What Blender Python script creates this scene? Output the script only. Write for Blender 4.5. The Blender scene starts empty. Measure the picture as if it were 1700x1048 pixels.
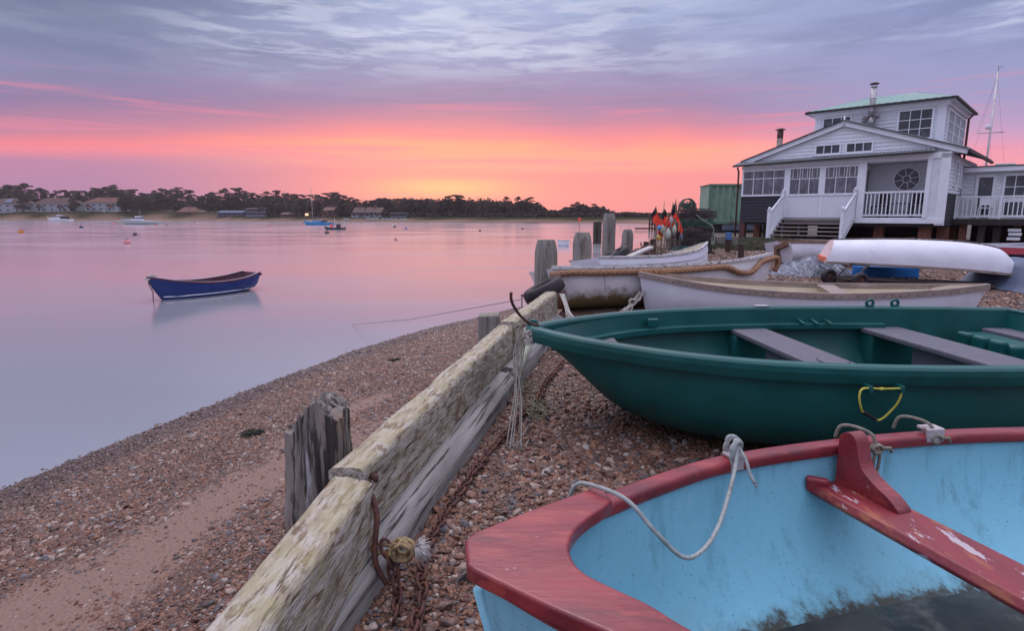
import bpy, math, random
from mathutils import Vector, Matrix, noise
R = math.radians
S = bpy.context.scene
COL = S.collection
random.seed(7)
# ---------------------------------------------------------------- camera
FPX = 984.0                       # focal length in pixels of a 1700 px wide picture
PITCH = math.atan(167 / FPX)
CZ = 1.5                          # eye height above the shingle
cam = bpy.data.objects.new('camera', bpy.data.cameras.new('camera'))
COL.objects.link(cam)
cam.location = (0, 0, CZ)
cam.rotation_euler = (math.pi / 2 - PITCH, 0, 0)
cam.data.sensor_width = 36
cam.data.lens = 36 * FPX / 1700
cam.data.clip_start = .05
cam.data.clip_end = 9000
S.camera = cam
S.view_settings.view_transform = 'Standard'
S.view_settings.look = 'None'
S.view_settings.exposure = .2
S.view_settings.gamma = 1
_c, _s = math.cos(PITCH), math.sin(PITCH)
def ray(x, y):
    u = x - 850; v = y - 524
    return Vector((u, FPX * _c - v * _s, -FPX * _s - v * _c))
def gp(x, y, z):                  # where the photo's pixel meets a level plane
    r = ray(x, y); t = (z - CZ) / r[2]
    return Vector((r[0] * t, r[1] * t, z))
def at(x, y, Y):                  # where it meets the upright plane at depth Y
    r = ray(x, y); t = Y / r[1]
    return Vector((r[0] * t, Y, CZ + r[2] * t))
def lin(c, k=1.0):
    return tuple(((v / 255) / 12.92 if v / 255 <= .04045 else ((v / 255 + .055) / 1.055) ** 2.4) * k for v in c)
# ---------------------------------------------------------------- node helper
class NT:
    def __init__(s, nt): s.nt = nt; s.n = nt.nodes; s.l = nt.links
    def node(s, t, **k):
        n = s.n.new(t)
        for a, b in k.items(): setattr(n, a, b)
        return n
    def set(s, sock, v):
        if isinstance(v, bpy.types.NodeSocket): s.l.new(v, sock)
        elif v is not None:
            if sock.type == 'RGBA' and len(v) == 3: v = (*v, 1)
            sock.default_value = v
    def m(s, op, a, b=None, c=None, clamp=False):
        n = s.node('ShaderNodeMath', operation=op, use_clamp=clamp)
        for i, v in enumerate((a, b, c)): s.set(n.inputs[i], v)
        return n.outputs[0]
    def vm(s, op, a, b=None):
        n = s.node('ShaderNodeVectorMath', operation=op)
        s.set(n.inputs[0], a); s.set(n.inputs[1], b)
        return n.outputs[0]
    def mix(s, f, a, b, mode='MIX'):
        n = s.node('ShaderNodeMix', data_type='RGBA', blend_type=mode)
        s.set(n.inputs[0], f); s.set(n.inputs[6], a); s.set(n.inputs[7], b)
        return n.outputs[2]
    def rng(s, v, a, b, c=0., d=1., smooth=True):
        n = s.node('ShaderNodeMapRange', interpolation_type='SMOOTHSTEP' if smooth else 'LINEAR')
        for i, q in enumerate((v, a, b, c, d)): s.set(n.inputs[i], q)
        return n.outputs[0]
    def map(s, v, scale=(1, 1, 1), loc=(0, 0, 0), rot=(0, 0, 0)):
        n = s.node('ShaderNodeMapping')
        s.set(n.inputs[0], v); n.inputs[1].default_value = loc; n.inputs[2].default_value = rot; n.inputs[3].default_value = scale
        return n.outputs[0]
    def noise(s, v, scale=1, detail=4, rough=.55, dist=0, out=0):
        n = s.node('ShaderNodeTexNoise')
        s.set(n.inputs['Vector'], v); n.inputs['Scale'].default_value = scale; n.inputs['Detail'].default_value = detail
        n.inputs['Roughness'].default_value = rough; n.inputs['Distortion'].default_value = dist
        return n.outputs[out]
    def voro(s, v, scale=1, feature='F1', out=0, rnd=1):
        n = s.node('ShaderNodeTexVoronoi', feature=feature)
        s.set(n.inputs['Vector'], v); n.inputs['Scale'].default_value = scale; n.inputs['Randomness'].default_value = rnd
        return n.outputs[out]
    def ramp(s, f, stops, const=False):
        n = s.node('ShaderNodeValToRGB'); r = n.color_ramp
        if const: r.interpolation = 'CONSTANT'
        while len(r.elements) < len(stops): r.elements.new(.5)
        for e, (p, c) in zip(r.elements, stops): e.position = p; e.color = (*c, 1)
        s.set(n.inputs[0], f)
        return n.outputs[0]
    def comb(s, x, y, z):
        n = s.node('ShaderNodeCombineXYZ')
        for i, v in enumerate((x, y, z)): s.set(n.inputs[i], v)
        return n.outputs[0]
    def sep(s, v):
        n = s.node('ShaderNodeSeparateXYZ'); s.set(n.inputs[0], v); return n.outputs
    def bump(s, h, strength=.3, dist=.01, normal=None):
        n = s.node('ShaderNodeBump'); s.set(n.inputs['Height'], h)
        n.inputs['Strength'].default_value = strength; n.inputs['Distance'].default_value = dist
        if normal is not None: s.set(n.inputs['Normal'], normal)
        return n.outputs[0]
# ---------------------------------------------------------------- sky at dawn
world = bpy.data.worlds.new('World'); S.world = world; world.use_nodes = True
w = NT(world.node_tree); w.n.clear()
D = w.node('ShaderNodeTexCoord').outputs['Generated']
dx, dy, dz = w.sep(D)
az = w.m('MULTIPLY', w.m('ARCTAN2', dx, dy), 57.2958)
el = w.m('MULTIPLY', w.m('ARCSINE', w.m('MINIMUM', w.m('MAXIMUM', dz, -1.), 1.)), 57.2958)
cv = w.comb(w.m('MULTIPLY', az, .045), w.m('MULTIPLY', el, .2), w.m('MULTIPLY', dy, .6))
n1 = w.noise(w.map(cv, rot=(0, 0, R(9))), 1.0, 4, .45, .3)
n2 = w.noise(w.map(cv, scale=(1.5, 2.2, 1), loc=(4, 2, 0), rot=(0, 0, R(-14))), 1.4, 8, .58, .25)
n3 = w.noise(w.map(cv, scale=(.8, 1.3, 1), loc=(9, 5, 0), rot=(0, 0, R(18))), .9, 7, .6, .25)
arch = w.m('DIVIDE', w.m('ADD', az, 4.), 36.)
arch = w.m('MULTIPLY', w.m('MINIMUM', w.m('MULTIPLY', arch, arch), 2.), w.rng(el, 2, 7, 0, 1.9))
ew = w.m('ADD', w.m('ADD', el, arch), w.m('MULTIPLY', w.m('SUBTRACT', n1, .5), w.rng(el, 1, 7, .7, 3.2)))
f = w.m('DIVIDE', w.m('MAXIMUM', ew, 0.), 60., clamp=True)
def sr(st): return [(e / 60, lin(c)) for e, c in st]
top = [(26, (184, 192, 222)), (40, (196, 196, 222)), (60, (214, 214, 232))]
cen = w.ramp(f, sr([(0, (232, 138, 138)), (2.2, (236, 138, 140)), (3.8, (234, 138, 142)), (5.0, (255, 156, 144)), (6.8, (255, 158, 134)),
                    (7.7, (236, 136, 140)), (8.9, (192, 127, 152)), (10.3, (150, 126, 164)), (13.2, (150, 149, 186)), (17, (154, 166, 202))] + top))
lef = w.ramp(f, sr([(0, (160, 118, 156)), (2.5, (168, 122, 160)), (4.9, (178, 124, 158)), (6.2, (228, 128, 146)), (6.9, (226, 124, 138)),
                    (7.8, (186, 122, 150)), (9.5, (136, 116, 155)), (12, (130, 128, 166)), (15, (114, 123, 156)), (18, (98, 110, 142))] + top))
rig = w.ramp(f, sr([(0, (243, 150, 160)), (3.2, (240, 148, 160)), (6, (226, 146, 170)), (8, (192, 148, 184)), (11, (152, 145, 186)),
                    (14, (142, 146, 188)), (18, (134, 144, 186))] + top))
c0 = w.mix(w.rng(az, -8, -36), cen, lef)
c0 = w.mix(w.rng(az, 14, 36), c0, rig)
# grey-violet cloud bars and pale torn patches
dk = w.m('MULTIPLY', w.m('MULTIPLY', w.rng(n2, .42, .66), w.rng(el, 8.5, 13)), w.rng(el, 27, 19))
c0 = w.mix(w.m('MULTIPLY', dk, w.m('ADD', .36, w.rng(az, -12, -36, 0, .34))), c0, lin((106, 116, 152)))
lt = w.m('MULTIPLY', w.m('MULTIPLY', w.rng(n3, .46, .66), w.rng(el, 10, 14)), w.rng(az, -34, -14, .15, 1))
n5 = w.noise(w.map(cv, scale=(2.2, 3.4, 1), loc=(6, 1, 0), rot=(0, 0, R(-24))), 1.5, 8, .62, .3)
c0 = w.mix(w.m('MULTIPLY', w.m('MULTIPLY', lt, w.rng(n5, .40, .60, .1, 1.)), .9), c0, lin((196, 204, 226)))
fan = w.m('MULTIPLY', w.m('MULTIPLY', w.rng(n5, .44, .62), w.rng(el, 11, 14)), w.m('MULTIPLY', w.rng(az, -34, -20), w.rng(az, 24, 6)))
c0 = w.mix(w.m('MULTIPLY', fan, .55), c0, lin((194, 198, 220)))
# fine streaks in the lit band
n4 = w.noise(w.map(cv, scale=(1.0, 5, 1), loc=(1, 7, 0), rot=(0, 0, R(5))), 1.4, 5, .55, .4)
bandm = w.m('MULTIPLY', w.rng(el, 3.6, 5), w.rng(el, 11.5, 8.5))
c0 = w.mix(w.m('MULTIPLY', w.m('MULTIPLY', w.rng(n4, .5, .66), bandm), .5), c0, lin((222, 128, 150)))
# glow where the sun is about to rise
ga = w.m('DIVIDE', w.m('ADD', az, 6.2), 6.5); ge = w.m('DIVIDE', w.m('SUBTRACT', ew, 2.5), .95)
g = w.m('EXPONENT', w.m('MULTIPLY', w.m('ADD', w.m('MULTIPLY', ga, ga), w.m('MULTIPLY', ge, ge)), -1.))
c0 = w.mix(w.m('MULTIPLY', g, .6, clamp=True), c0, lin((255, 204, 132)))
# opposite half of the sky: plain cool dawn light, clear and bright overhead
back = w.ramp(w.m('DIVIDE', w.m('MAXIMUM', el, 0.), 90., clamp=True), [(0, lin((176, 168, 200))), (.25, lin((188, 190, 220))), (1, lin((214, 214, 232)))])
c0 = w.mix(w.rng(w.m('ABSOLUTE', az), 60, 120), c0, back)
gain = w.m('MULTIPLY', w.rng(el, 22, 55, 1.0, 2.1), w.rng(w.m('ABSOLUTE', az), 60, 110, 1., 1.05))
nish = w.node('ShaderNodeTexSky', sky_type='NISHITA'); nish.sun_disc = False
nish.sun_elevation = R(1.5); nish.sun_rotation = R(-6.2)
bg1 = w.node('ShaderNodeBackground'); w.set(bg1.inputs[0], c0); w.set(bg1.inputs[1], gain)
bg2 = w.node('ShaderNodeBackground'); w.set(bg2.inputs[0], nish.outputs[0]); bg2.inputs[1].default_value = .01
ads = w.node('ShaderNodeAddShader'); w.l.new(bg1.outputs[0], ads.inputs[0]); w.l.new(bg2.outputs[0], ads.inputs[1])
wo = w.node('ShaderNodeOutputWorld'); w.l.new(ads.outputs[0], wo.inputs[0])
# soft pink lamp added high ahead for contrast; the sun itself is down
sl = bpy.data.lights.new('sun', 'SUN'); sl.energy = .9; sl.angle = R(28); sl.color = (1, .80, .80)
so = bpy.data.objects.new('sun', sl); COL.objects.link(so)
so.rotation_euler = Vector((math.sin(R(-6.2)), math.cos(R(-6.2)), math.tan(R(52)))).to_track_quat('Z', 'Y').to_euler()
# ---------------------------------------------------------------- materials
MATS = {}
def mat(name, col, rough=.6, var=.25, vs=6, stretch=(1, 1, 1), dirt=(), bump=0., bs=30, bd=.004, spec=.32, metal=0., bstretch=None, space='Object', detail=6, edge=None, rvar=.15):
    """weathered surface: base colour with value variation, dirt = [(colour, scale, lo, hi, stretch, amount)], grain as bump"""
    if name in MATS: return MATS[name]
    m = bpy.data.materials.new(name); m.use_nodes = True; MATS[name] = m
    t = NT(m.node_tree); b = m.node_tree.nodes['Principled BSDF']
    co = t.node('ShaderNodeTexCoord').outputs[space]
    v = t.map(co, scale=stretch)
    n = t.noise(v, vs, detail, .6)
    lo = tuple(c * (1 - var) for c in col); hi = tuple(min(1, c * (1 + var)) for c in col)
    c = t.ramp(n, [(.3, lo), (.5, col), (.7, hi)])
    for i, d in enumerate(dirt):
        dc, ds, a, e2 = d[:4]; st = d[4] if len(d) > 4 and d[4] else stretch; am = d[5] if len(d) > 5 else 1
        dn = t.noise(t.map(co, scale=st, loc=(3.1 * i + 1, 1.7 * i, i)), ds, 7, .65)
        c = t.mix(t.m('MULTIPLY', t.rng(dn, a, e2), am), c, dc)
    if edge:                                     # algae / lichen lodged on upward faces
        ec, a, e2, am = edge
        nz = t.sep(t.node('ShaderNodeNewGeometry').outputs['Normal'])[2]
        en = t.noise(co, 9, 6, .65)
        c = t.mix(t.m('MULTIPLY', t.m('MULTIPLY', t.rng(nz, .2, .8), t.rng(en, a, e2)), am), c, ec)
    t.set(b.inputs['Base Color'], c)
    t.set(b.inputs['Roughness'], t.rng(n, .3, .7, max(.02, rough - rvar * .5), min(1, rough + rvar * .5)))
    b.inputs['Metallic'].default_value = metal
    b.inputs['Specular IOR Level'].default_value = spec
    if bump:
        bn = t.noise(t.map(co, scale=bstretch or stretch), bs, 6, .6)
        t.set(b.inputs['Normal'], t.bump(bn, bump, bd))
    return m
# ---------------------------------------------------------------- mesh helper
class MB:
    def __init__(s): s.v = []; s.f = []; s.sm = []
    def add(s, vs, fs, sm=False):
        o = len(s.v); s.v.extend(tuple(q) for q in vs)
        for q in fs: s.f.append(tuple(i + o for i in q)); s.sm.append(sm)
        return s
    def hexa(s, p): return s.add(p, [(0, 3, 2, 1), (4, 5, 6, 7), (0, 1, 5, 4), (1, 2, 6, 5), (2, 3, 7, 6), (3, 0, 4, 7)])
    def box(s, c, d, rz=0., rot=None):
        m = rot if rot is not None else Matrix.Rotation(rz, 3, 'Z'); c = Vector(c); x, y, z = d[0] / 2, d[1] / 2, d[2] / 2
        return s.hexa([c + m @ Vector(q) for q in ((-x, -y, -z), (x, -y, -z), (x, y, -z), (-x, y, -z), (-x, -y, z), (x, -y, z), (x, y, z), (-x, y, z))])
    def b2(s, x0, x1, y0, y1, z0, z1): return s.box(((x0 + x1) / 2, (y0 + y1) / 2, (z0 + z1) / 2), (abs(x1 - x0), abs(y1 - y0), abs(z1 - z0)))
    def bar(s, a, b, w, h=None, up=(0, 0, 1)):       # square bar between two points
        a = Vector(a); b = Vector(b); h = h or w; t = (b - a).normalized(); u = Vector(up)
        if abs(t.dot(u)) > .98: u = Vector((0, 1, 0))
        sd = t.cross(u).normalized() * w / 2; u2 = sd.cross(t).normalized() * h / 2
        return s.hexa([a - sd - u2, b - sd - u2, b + sd - u2, a + sd - u2, a - sd + u2, b - sd + u2, b + sd + u2, a + sd + u2])
    def tube(s, pts, r, n=8, closed=False, cap=True, sm=True):
        pts = [Vector(p) for p in pts]; N = len(pts); rs = r if isinstance(r, (list, tuple)) else [r] * N
        vs = []; prev = None
        for i in range(N):
            if closed: t = pts[(i + 1) % N] - pts[i - 1]
            else: t = pts[min(i + 1, N - 1)] - pts[max(i - 1, 0)]
            t = t.normalized() if t.length > 1e-9 else Vector((0, 0, 1))
            if prev is None: u = t.orthogonal().normalized()
            else:
                u = prev - t * prev.dot(t); u = u.normalized() if u.length > 1e-6 else t.orthogonal().normalized()
            prev = u; w2 = t.cross(u)
            for k in range(n):
                a = 2 * math.pi * k / n; vs.append(pts[i] + (u * math.cos(a) + w2 * math.sin(a)) * rs[i])
        fs = []
        for i in range(N if closed else N - 1):
            j = (i + 1) % N
            for k in range(n): fs.append((i * n + k, i * n + (k + 1) % n, j * n + (k + 1) % n, j * n + k))
        if cap and not closed: fs += [tuple(reversed(range(n))), tuple(range((N - 1) * n, N * n))]
        return s.add(vs, fs, sm)
    def lathe(s, prof, c=(0, 0, 0), n=20, sm=True, rot=None, sc=(1, 1)):
        m = rot or Matrix.Identity(3); c = Vector(c); vs = []
        for r, z in prof:
            for k in range(n):
                a = 2 * math.pi * k / n; vs.append(c + m @ Vector((r * math.cos(a) * sc[0], r * math.sin(a) * sc[1], z)))
        fs = [(i * n + k, i * n + (k + 1) % n, (i + 1) * n + (k + 1) % n, (i + 1) * n + k) for i in range(len(prof) - 1) for k in range(n)]
        fs += [tuple(reversed(range(n))), tuple(range((len(prof) - 1) * n, len(prof) * n))]
        return s.add(vs, fs, sm)
    def sphere(s, c, r, n=12, sc=(1, 1, 1), rot=None):
        m = rot or Matrix.Identity(3); c = Vector(c); k = n // 2; vs = [c + m @ Vector((0, 0, -r * sc[2]))]
        for i in range(1, k):
            a = -math.pi / 2 + math.pi * i / k
            for j in range(n):
                b = 2 * math.pi * j / n; vs.append(c + m @ Vector((r * math.cos(a) * math.cos(b) * sc[0], r * math.cos(a) * math.sin(b) * sc[1], r * math.sin(a) * sc[2])))
        vs.append(c + m @ Vector((0, 0, r * sc[2]))); fs = []
        for j in range(n): fs.append((0, 1 + (j + 1) % n, 1 + j))
        for i in range(k - 2):
            for j in range(n): fs.append((1 + i * n + j, 1 + i * n + (j + 1) % n, 1 + (i + 1) * n + (j + 1) % n, 1 + (i + 1) * n + j))
        e = len(vs) - 1; o = 1 + (k - 2) * n
        for j in range(n): fs.append((o + j, o + (j + 1) % n, e))
        return s.add(vs, fs, True)
    def grid(s, P, sm=True, closeu=False, flip=False):
        n = len(P); m = len(P[0]); fs = []
        for i in range(n - 1):
            for j in range(m if closeu else m - 1):
                q = (i * m + j, i * m + (j + 1) % m, (i + 1) * m + (j + 1) % m, (i + 1) * m + j)
                fs.append(q[::-1] if flip else q)
        return s.add([p for r in P for p in r], fs, sm)
    def sweep(s, pts, prof, closed=False, sm=False, up=(0, 0, 1), cap=True, scales=None):
        """profile (side, up) carried along pts; side points to the right of travel"""
        pts = [Vector(p) for p in pts]; N = len(pts); up = Vector(up); m = len(prof); vs = []
        for i in range(N):
            t = (pts[(i + 1) % N] - pts[i - 1]) if closed else (pts[min(i + 1, N - 1)] - pts[max(i - 1, 0)])
            t.normalize(); sd = t.cross(up).normalized(); u = sd.cross(t).normalized(); k = scales[i] if scales else 1
            for a, b in prof: vs.append(pts[i] + sd * a * k + u * b * k)
        fs = [(i * m + k, i * m + (k + 1) % m, ((i + 1) % N) * m + (k + 1) % m, ((i + 1) % N) * m + k) for i in range(N if closed else N - 1) for k in range(m)]
        if cap and not closed: fs += [tuple(reversed(range(m))), tuple(range((N - 1) * m, N * m))]
        return s.add(vs, fs, sm)
    def prism(s, poly, z0, z1, sm=False):            # poly in xy
        n = len(poly); vs = [(x, y, z0) for x, y in poly] + [(x, y, z1) for x, y in poly]
        return s.add(vs, [tuple(reversed(range(n))), tuple(range(n, 2 * n))] + [(i, (i + 1) % n, n + (i + 1) % n, n + i) for i in range(n)], sm)
    def jitter(s, a, sc=3., seed=0, axes=(1, 1, 1)):
        out = []
        for x, y, z in s.v:
            q = Vector((x, y, z)) * sc + Vector((seed * 7.3, seed * 3.1, seed))
            d = noise.noise_vector(q)
            out.append((x + d[0] * a * axes[0], y + d[1] * a * axes[1], z + d[2] * a * axes[2]))
        s.v = out; return s
    def xf(s, M):
        s.v = [tuple(M @ Vector(q)) for q in s.v]; return s
    def build(s, name, m, parent=None, bevel=0., seg=2, mods=(), subsurf=0, **kw):
        me = bpy.data.meshes.new(name)
        off = Vector((0, 0, 0))
        if parent is None and not kw.get('keep'):
            xs, ys, zs = zip(*s.v); off = Vector(((min(xs) + max(xs)) / 2, (min(ys) + max(ys)) / 2, min(zs)))
        me.from_pydata([tuple(Vector(q) - off) for q in s.v], [], s.f)
        me.polygons.foreach_set('use_smooth', s.sm)
        me.materials.append(m)
        me.validate()
        o = bpy.data.objects.new(name, me); COL.objects.link(o); o.location = off
        if parent is not None: o.parent = parent
        if bevel:
            b = o.modifiers.new('bevel', 'BEVEL'); b.width = bevel; b.segments = seg; b.limit_method = 'ANGLE'; b.angle_limit = R(40)
        if subsurf:
            b = o.modifiers.new('sub', 'SUBSURF'); b.levels = b.render_levels = subsurf
        if 'label' in kw: o['label'] = kw['label']
        if 'cat' in kw: o['category'] = kw['cat']
        if 'group' in kw: o['group'] = kw['group']
        if 'kind' in kw: o['kind'] = kw['kind']
        return o
def thing(name, label, cat, loc=(0, 0, 0), rz=0., group=None, rot=None):
    o = bpy.data.objects.new(name, None); COL.objects.link(o); o.empty_display_size = .1
    o.location = loc; o.rotation_euler = rot or (0, 0, rz); o['label'] = label; o['category'] = cat
    if group: o['group'] = group
    return o
def kids(o): return [c for c in bpy.data.objects if c.parent == o]
def copy_tree(o, parent=None, **kw):
    c = o.copy(); COL.objects.link(c)
    if parent is not None: c.parent = parent
    for ch in kids(o): copy_tree(ch, c)
    for k, v in kw.items():
        if k in ('label', 'group'): c[k] = v
        else: setattr(c, k, v)
    return c
def curve(pts, n=8, closed=False):                   # Catmull-Rom through points
    P = [Vector(p) for p in pts]; out = []; N = len(P)
    for i in range(N if closed else N - 1):
        if closed: a, b, c, d = P[i - 1], P[i], P[(i + 1) % N], P[(i + 2) % N]
        else: a, b, c, d = P[max(i - 1, 0)], P[i], P[i + 1], P[min(i + 2, N - 1)]
        for k in range(n):
            t = k / n; out.append(.5 * ((2 * b) + (c - a) * t + (2 * a - 5 * b + 4 * c - d) * t * t + (3 * b - a - 3 * c + d) * t ** 3))
    if not closed: out.append(P[-1])
    return out
def interp(x, tab):
    if x <= tab[0][0]: return tab[0][1]
    for (a, p), (b, q) in zip(tab, tab[1:]):
        if x <= b: return p + (q - p) * (x - a) / (b - a)
    return tab[-1][1]
def sstep(x, a, b):
    t = max(0, min(1, (x - a) / (b - a))); return t * t * (3 - 2 * t)
def rope(mb, pts, r, n=8, strands=3, pitch=None, sides=5):
    """laid rope: strands wound round the line"""
    P = curve(pts, n); pitch = pitch or r * 7
    L = [0]
    for a, b in zip(P, P[1:]): L.append(L[-1] + (b - a).length)
    tot = L[-1]; N = max(8, int(tot / (pitch / 7))); line = []; j = 0
    for i in range(N + 1):
        d = tot * i / N
        while j < len(L) - 2 and L[j + 1] < d: j += 1
        q = (d - L[j]) / max(1e-9, L[j + 1] - L[j]); line.append(P[j].lerp(P[j + 1], q))
    prev = None; fr = []
    for i in range(N + 1):
        t = (line[min(i + 1, N)] - line[max(i - 1, 0)]).normalized()
        u = t.orthogonal().normalized() if prev is None else (prev - t * prev.dot(t)).normalized()
        prev = u; fr.append((u, t.cross(u)))
    for k in range(strands):
        q = []
        for i in range(N + 1):
            a = 2 * math.pi * (k / strands + tot * i / N / pitch); u, w2 = fr[i]
            q.append(line[i] + (u * math.cos(a) + w2 * math.sin(a)) * r * .52)
        mb.tube(q, r * .55, sides)
    return mb
# ---------------------------------------------------------------- terrain
WL = -1.2                                            # water level
WALLX = [(-6, -1.4), (0, -.84), (2.3, -.67), (5.4, -.06), (7.85, .5), (9, .75), (12, 1.6), (16.3, 2.95), (20, 4.2), (24, 5.6), (60, 14.6), (120, 30), (190, 48), (260, 90), (400, 200)]
SHOREX = [(-6, -7.4), (3, -5.6), (5.51, -5.08), (6.77, -4.71), (8.71, -4.14), (11.8, -3.07), (13.7, -2.13), (17.4, .18), (19, 2.2), (20.5, 3.9), (24, 5.2), (60, 14.0), (120, 29.2), (190, 47), (260, 89), (400, 199)]
FARY = [(-900, 420), (-259, 303), (-147, 287), (-112, 252), (-57, 229), (-10, 211), (29, 197), (43, 190), (60, 186), (120, 200), (400, 260)]
def wallx(Y): return interp(Y, WALLX)
def gz(x, y):
    w = wallx(y); rise = interp(y, [(0, 0), (7, 0), (12, .15), (18, .35), (24, .45), (40, .6), (200, .9)])
    n = noise.noise((x * .5, y * .5, 0)) * .04 + noise.noise((x * 1.7, y * 1.7, 5)) * .018
    if x >= w: z = rise + n * sstep(x - w, .1, .6)
    else:
        sh = interp(y, SHOREX); top = interp(y, [(9, -.35), (17, -.7), (20, -.6), (30, .2)]); s = (w - x) / max(.3, w - sh)
        if s < 1: z = top + (WL - top) * s + n * .8 * min(1, (1 - s) * 3)
        else: z = max(-3.2, WL - .16 * (sh - x))
        e = sstep(w - x, 0, .05); z = rise * (1 - e) + z * e
    fy = interp(x, FARY) + 1.5 * noise.noise((x * .03, 0, 3)); d = y - fy
    if d > -25:
        zh = interp(d, [(-25, -2), (0, 0), (8, .9), (16, 1.9), (22, 4.3), (40, 4.9), (120, 6), (900, 9)])
        zl = interp(d, [(-25, -2), (0, 0), (8, .7), (16, 1.25), (28, 1.9), (60, 2.4), (120, 2.8), (900, 5)])
        k = sstep(x, -165, -120); zf = WL + zh * (1 - k) + zl * k
        z = max(z, zf)
    return z
def sandmask(x, y):
    d = wallx(y) - x
    c = 1.95 + .35 * noise.noise((y * .5, 2, 0)) + .02 * (y - 4)
    b = math.exp(-((d - c) / .46) ** 2) * sstep(y, .8, 2.6) * (1 - sstep(y, 5.8, 8.2))
    b += .55 * math.exp(-((d - 1.1) / .3) ** 2) * (1 - sstep(y, 5.0, 7.5)) * sstep(y, 3.5, 4.4)
    return max(0, min(1, b * 1.3 + .7 * noise.noise((x * 2.2, y * 1.3, 1)) * min(1, 2 * b)))
def ground():
    rs = []; r = .35
    while r < 1000: rs.append(r); r *= 1.02 if r < 60 else 1.05
    an = [R(-58 + .36 * i) for i in range(323)] + [R(58.6 + 6 * (i + 1)) for i in range(39)]
    vs = []; mk = []
    for r in rs:
        for a in an:
            x = r * math.sin(a); y = r * math.cos(a); z = gz(x, y); vs.append((x, y, z))
            d = y - interp(x, FARY)
            fs = 1. if d > -20 else 0.
            gr = sstep(d, 9, 15) if d > 0 else 0.
            if y > 21 and d < -20: gr = .75 * sstep(y, 22, 34)
            mk.append((sandmask(x, y) if y < 9 and x < 1 else 0., fs, gr, 1.))
    n = len(an); fs = []
    for i in range(len(rs) - 1):
        for j in range(n):
            k = (j + 1) % n; fs.append((i * n + j, (i + 1) * n + j, (i + 1) * n + k, i * n + k))
    fs.append(tuple(range(n)))
    me = bpy.data.meshes.new('ground'); me.from_pydata(vs, [], fs)
    me.polygons.foreach_set('use_smooth', [True] * len(fs))
    ca = me.color_attributes.new('zone', 'FLOAT_COLOR', 'POINT'); ca.data.foreach_set('color', [c for q in mk for c in q])
    o = bpy.data.objects.new('ground', me); COL.objects.link(o); o['kind'] = 'structure'
    m = bpy.data.materials.new('shingle_ground'); m.use_nodes = True; t = NT(m.node_tree); b = m.node_tree.nodes['Principled BSDF']
    co = t.node('ShaderNodeTexCoord').outputs['Object']
    at_ = t.node('ShaderNodeAttribute', attribute_name='zone').outputs['Color']
    sc = t.node('ShaderNodeSeparateColor'); t.l.new(at_, sc.inputs[0]); sd, fr, gr = sc.outputs[:3]
    vz = t.voro(t.map(co, scale=(38, 38, 38)), 1, out=1); vc = t.sep(vz)[0]
    peb = t.ramp(vc, PEB, const=False)
    pd = t.voro(t.map(co, scale=(38, 38, 38)), 1, out=0)
    peb = t.mix(t.rng(pd, .35, .75), peb, (.035, .022, .018))
    big = t.noise(co, 1.3, 5); peb = t.mix(t.rng(big, .45, .7, 0, .35), peb, (.16, .09, .06))
    sand = t.ramp(t.noise(co, 60, 6, .7), [(.3, (.13, .075, .055)), (.7, (.23, .14, .105))])
    c = t.mix(t.rng(t.m('ADD', sd, t.m('MULTIPLY', t.m('SUBTRACT', t.noise(co, 8, 5), .5), .6)), .3, .6), peb, sand)
    mud = t.ramp(t.noise(t.map(co, scale=(.05, .25, 1)), 1, 6), [(.3, (.13, .085, .07)), (.7, (.24, .16, .12))])
    c = t.mix(fr, c, mud)
    grass = t.ramp(t.noise(t.map(co, scale=(.15, .4, 1)), 1, 7), [(.3, (.014, .02, .01)), (.55, (.028, .034, .018)), (.8, (.05, .045, .028))])
    c = t.mix(gr, c, grass)
    wz = t.m('MULTIPLY', t.rng(t.sep(co)[2], -1.0, -1.13), t.m('SUBTRACT', 1., fr)); c = t.mix(t.m('MULTIPLY', wz, .6), c, (.02, .013, .012))
    t.set(b.inputs['Base Color'], c); b.inputs['Roughness'].default_value = .62; t.set(b.inputs['Specular IOR Level'], t.rng(fr, 0, 1, .4, 0.))
    bh = t.m('SUBTRACT', 1., pd)
    t.set(b.inputs['Normal'], t.bump(bh, .8, .012))
    me.materials.append(m)
PEB = [(0, (.03, .016, .014)), (.12, (.11, .036, .02)), (.3, (.18, .058, .027)), (.46, (.06, .024, .018)), (.60, (.25, .092, .04)), (.72, (.035, .027, .028)), (.80, (.11, .10, .11)), (.88, (.26, .11, .058)), (1, (.44, .36, .30))]
PEB = [(a, (b[0] * .80, b[1] * .88, b[2] * .95)) for a, b in PEB]
ground()
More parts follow.
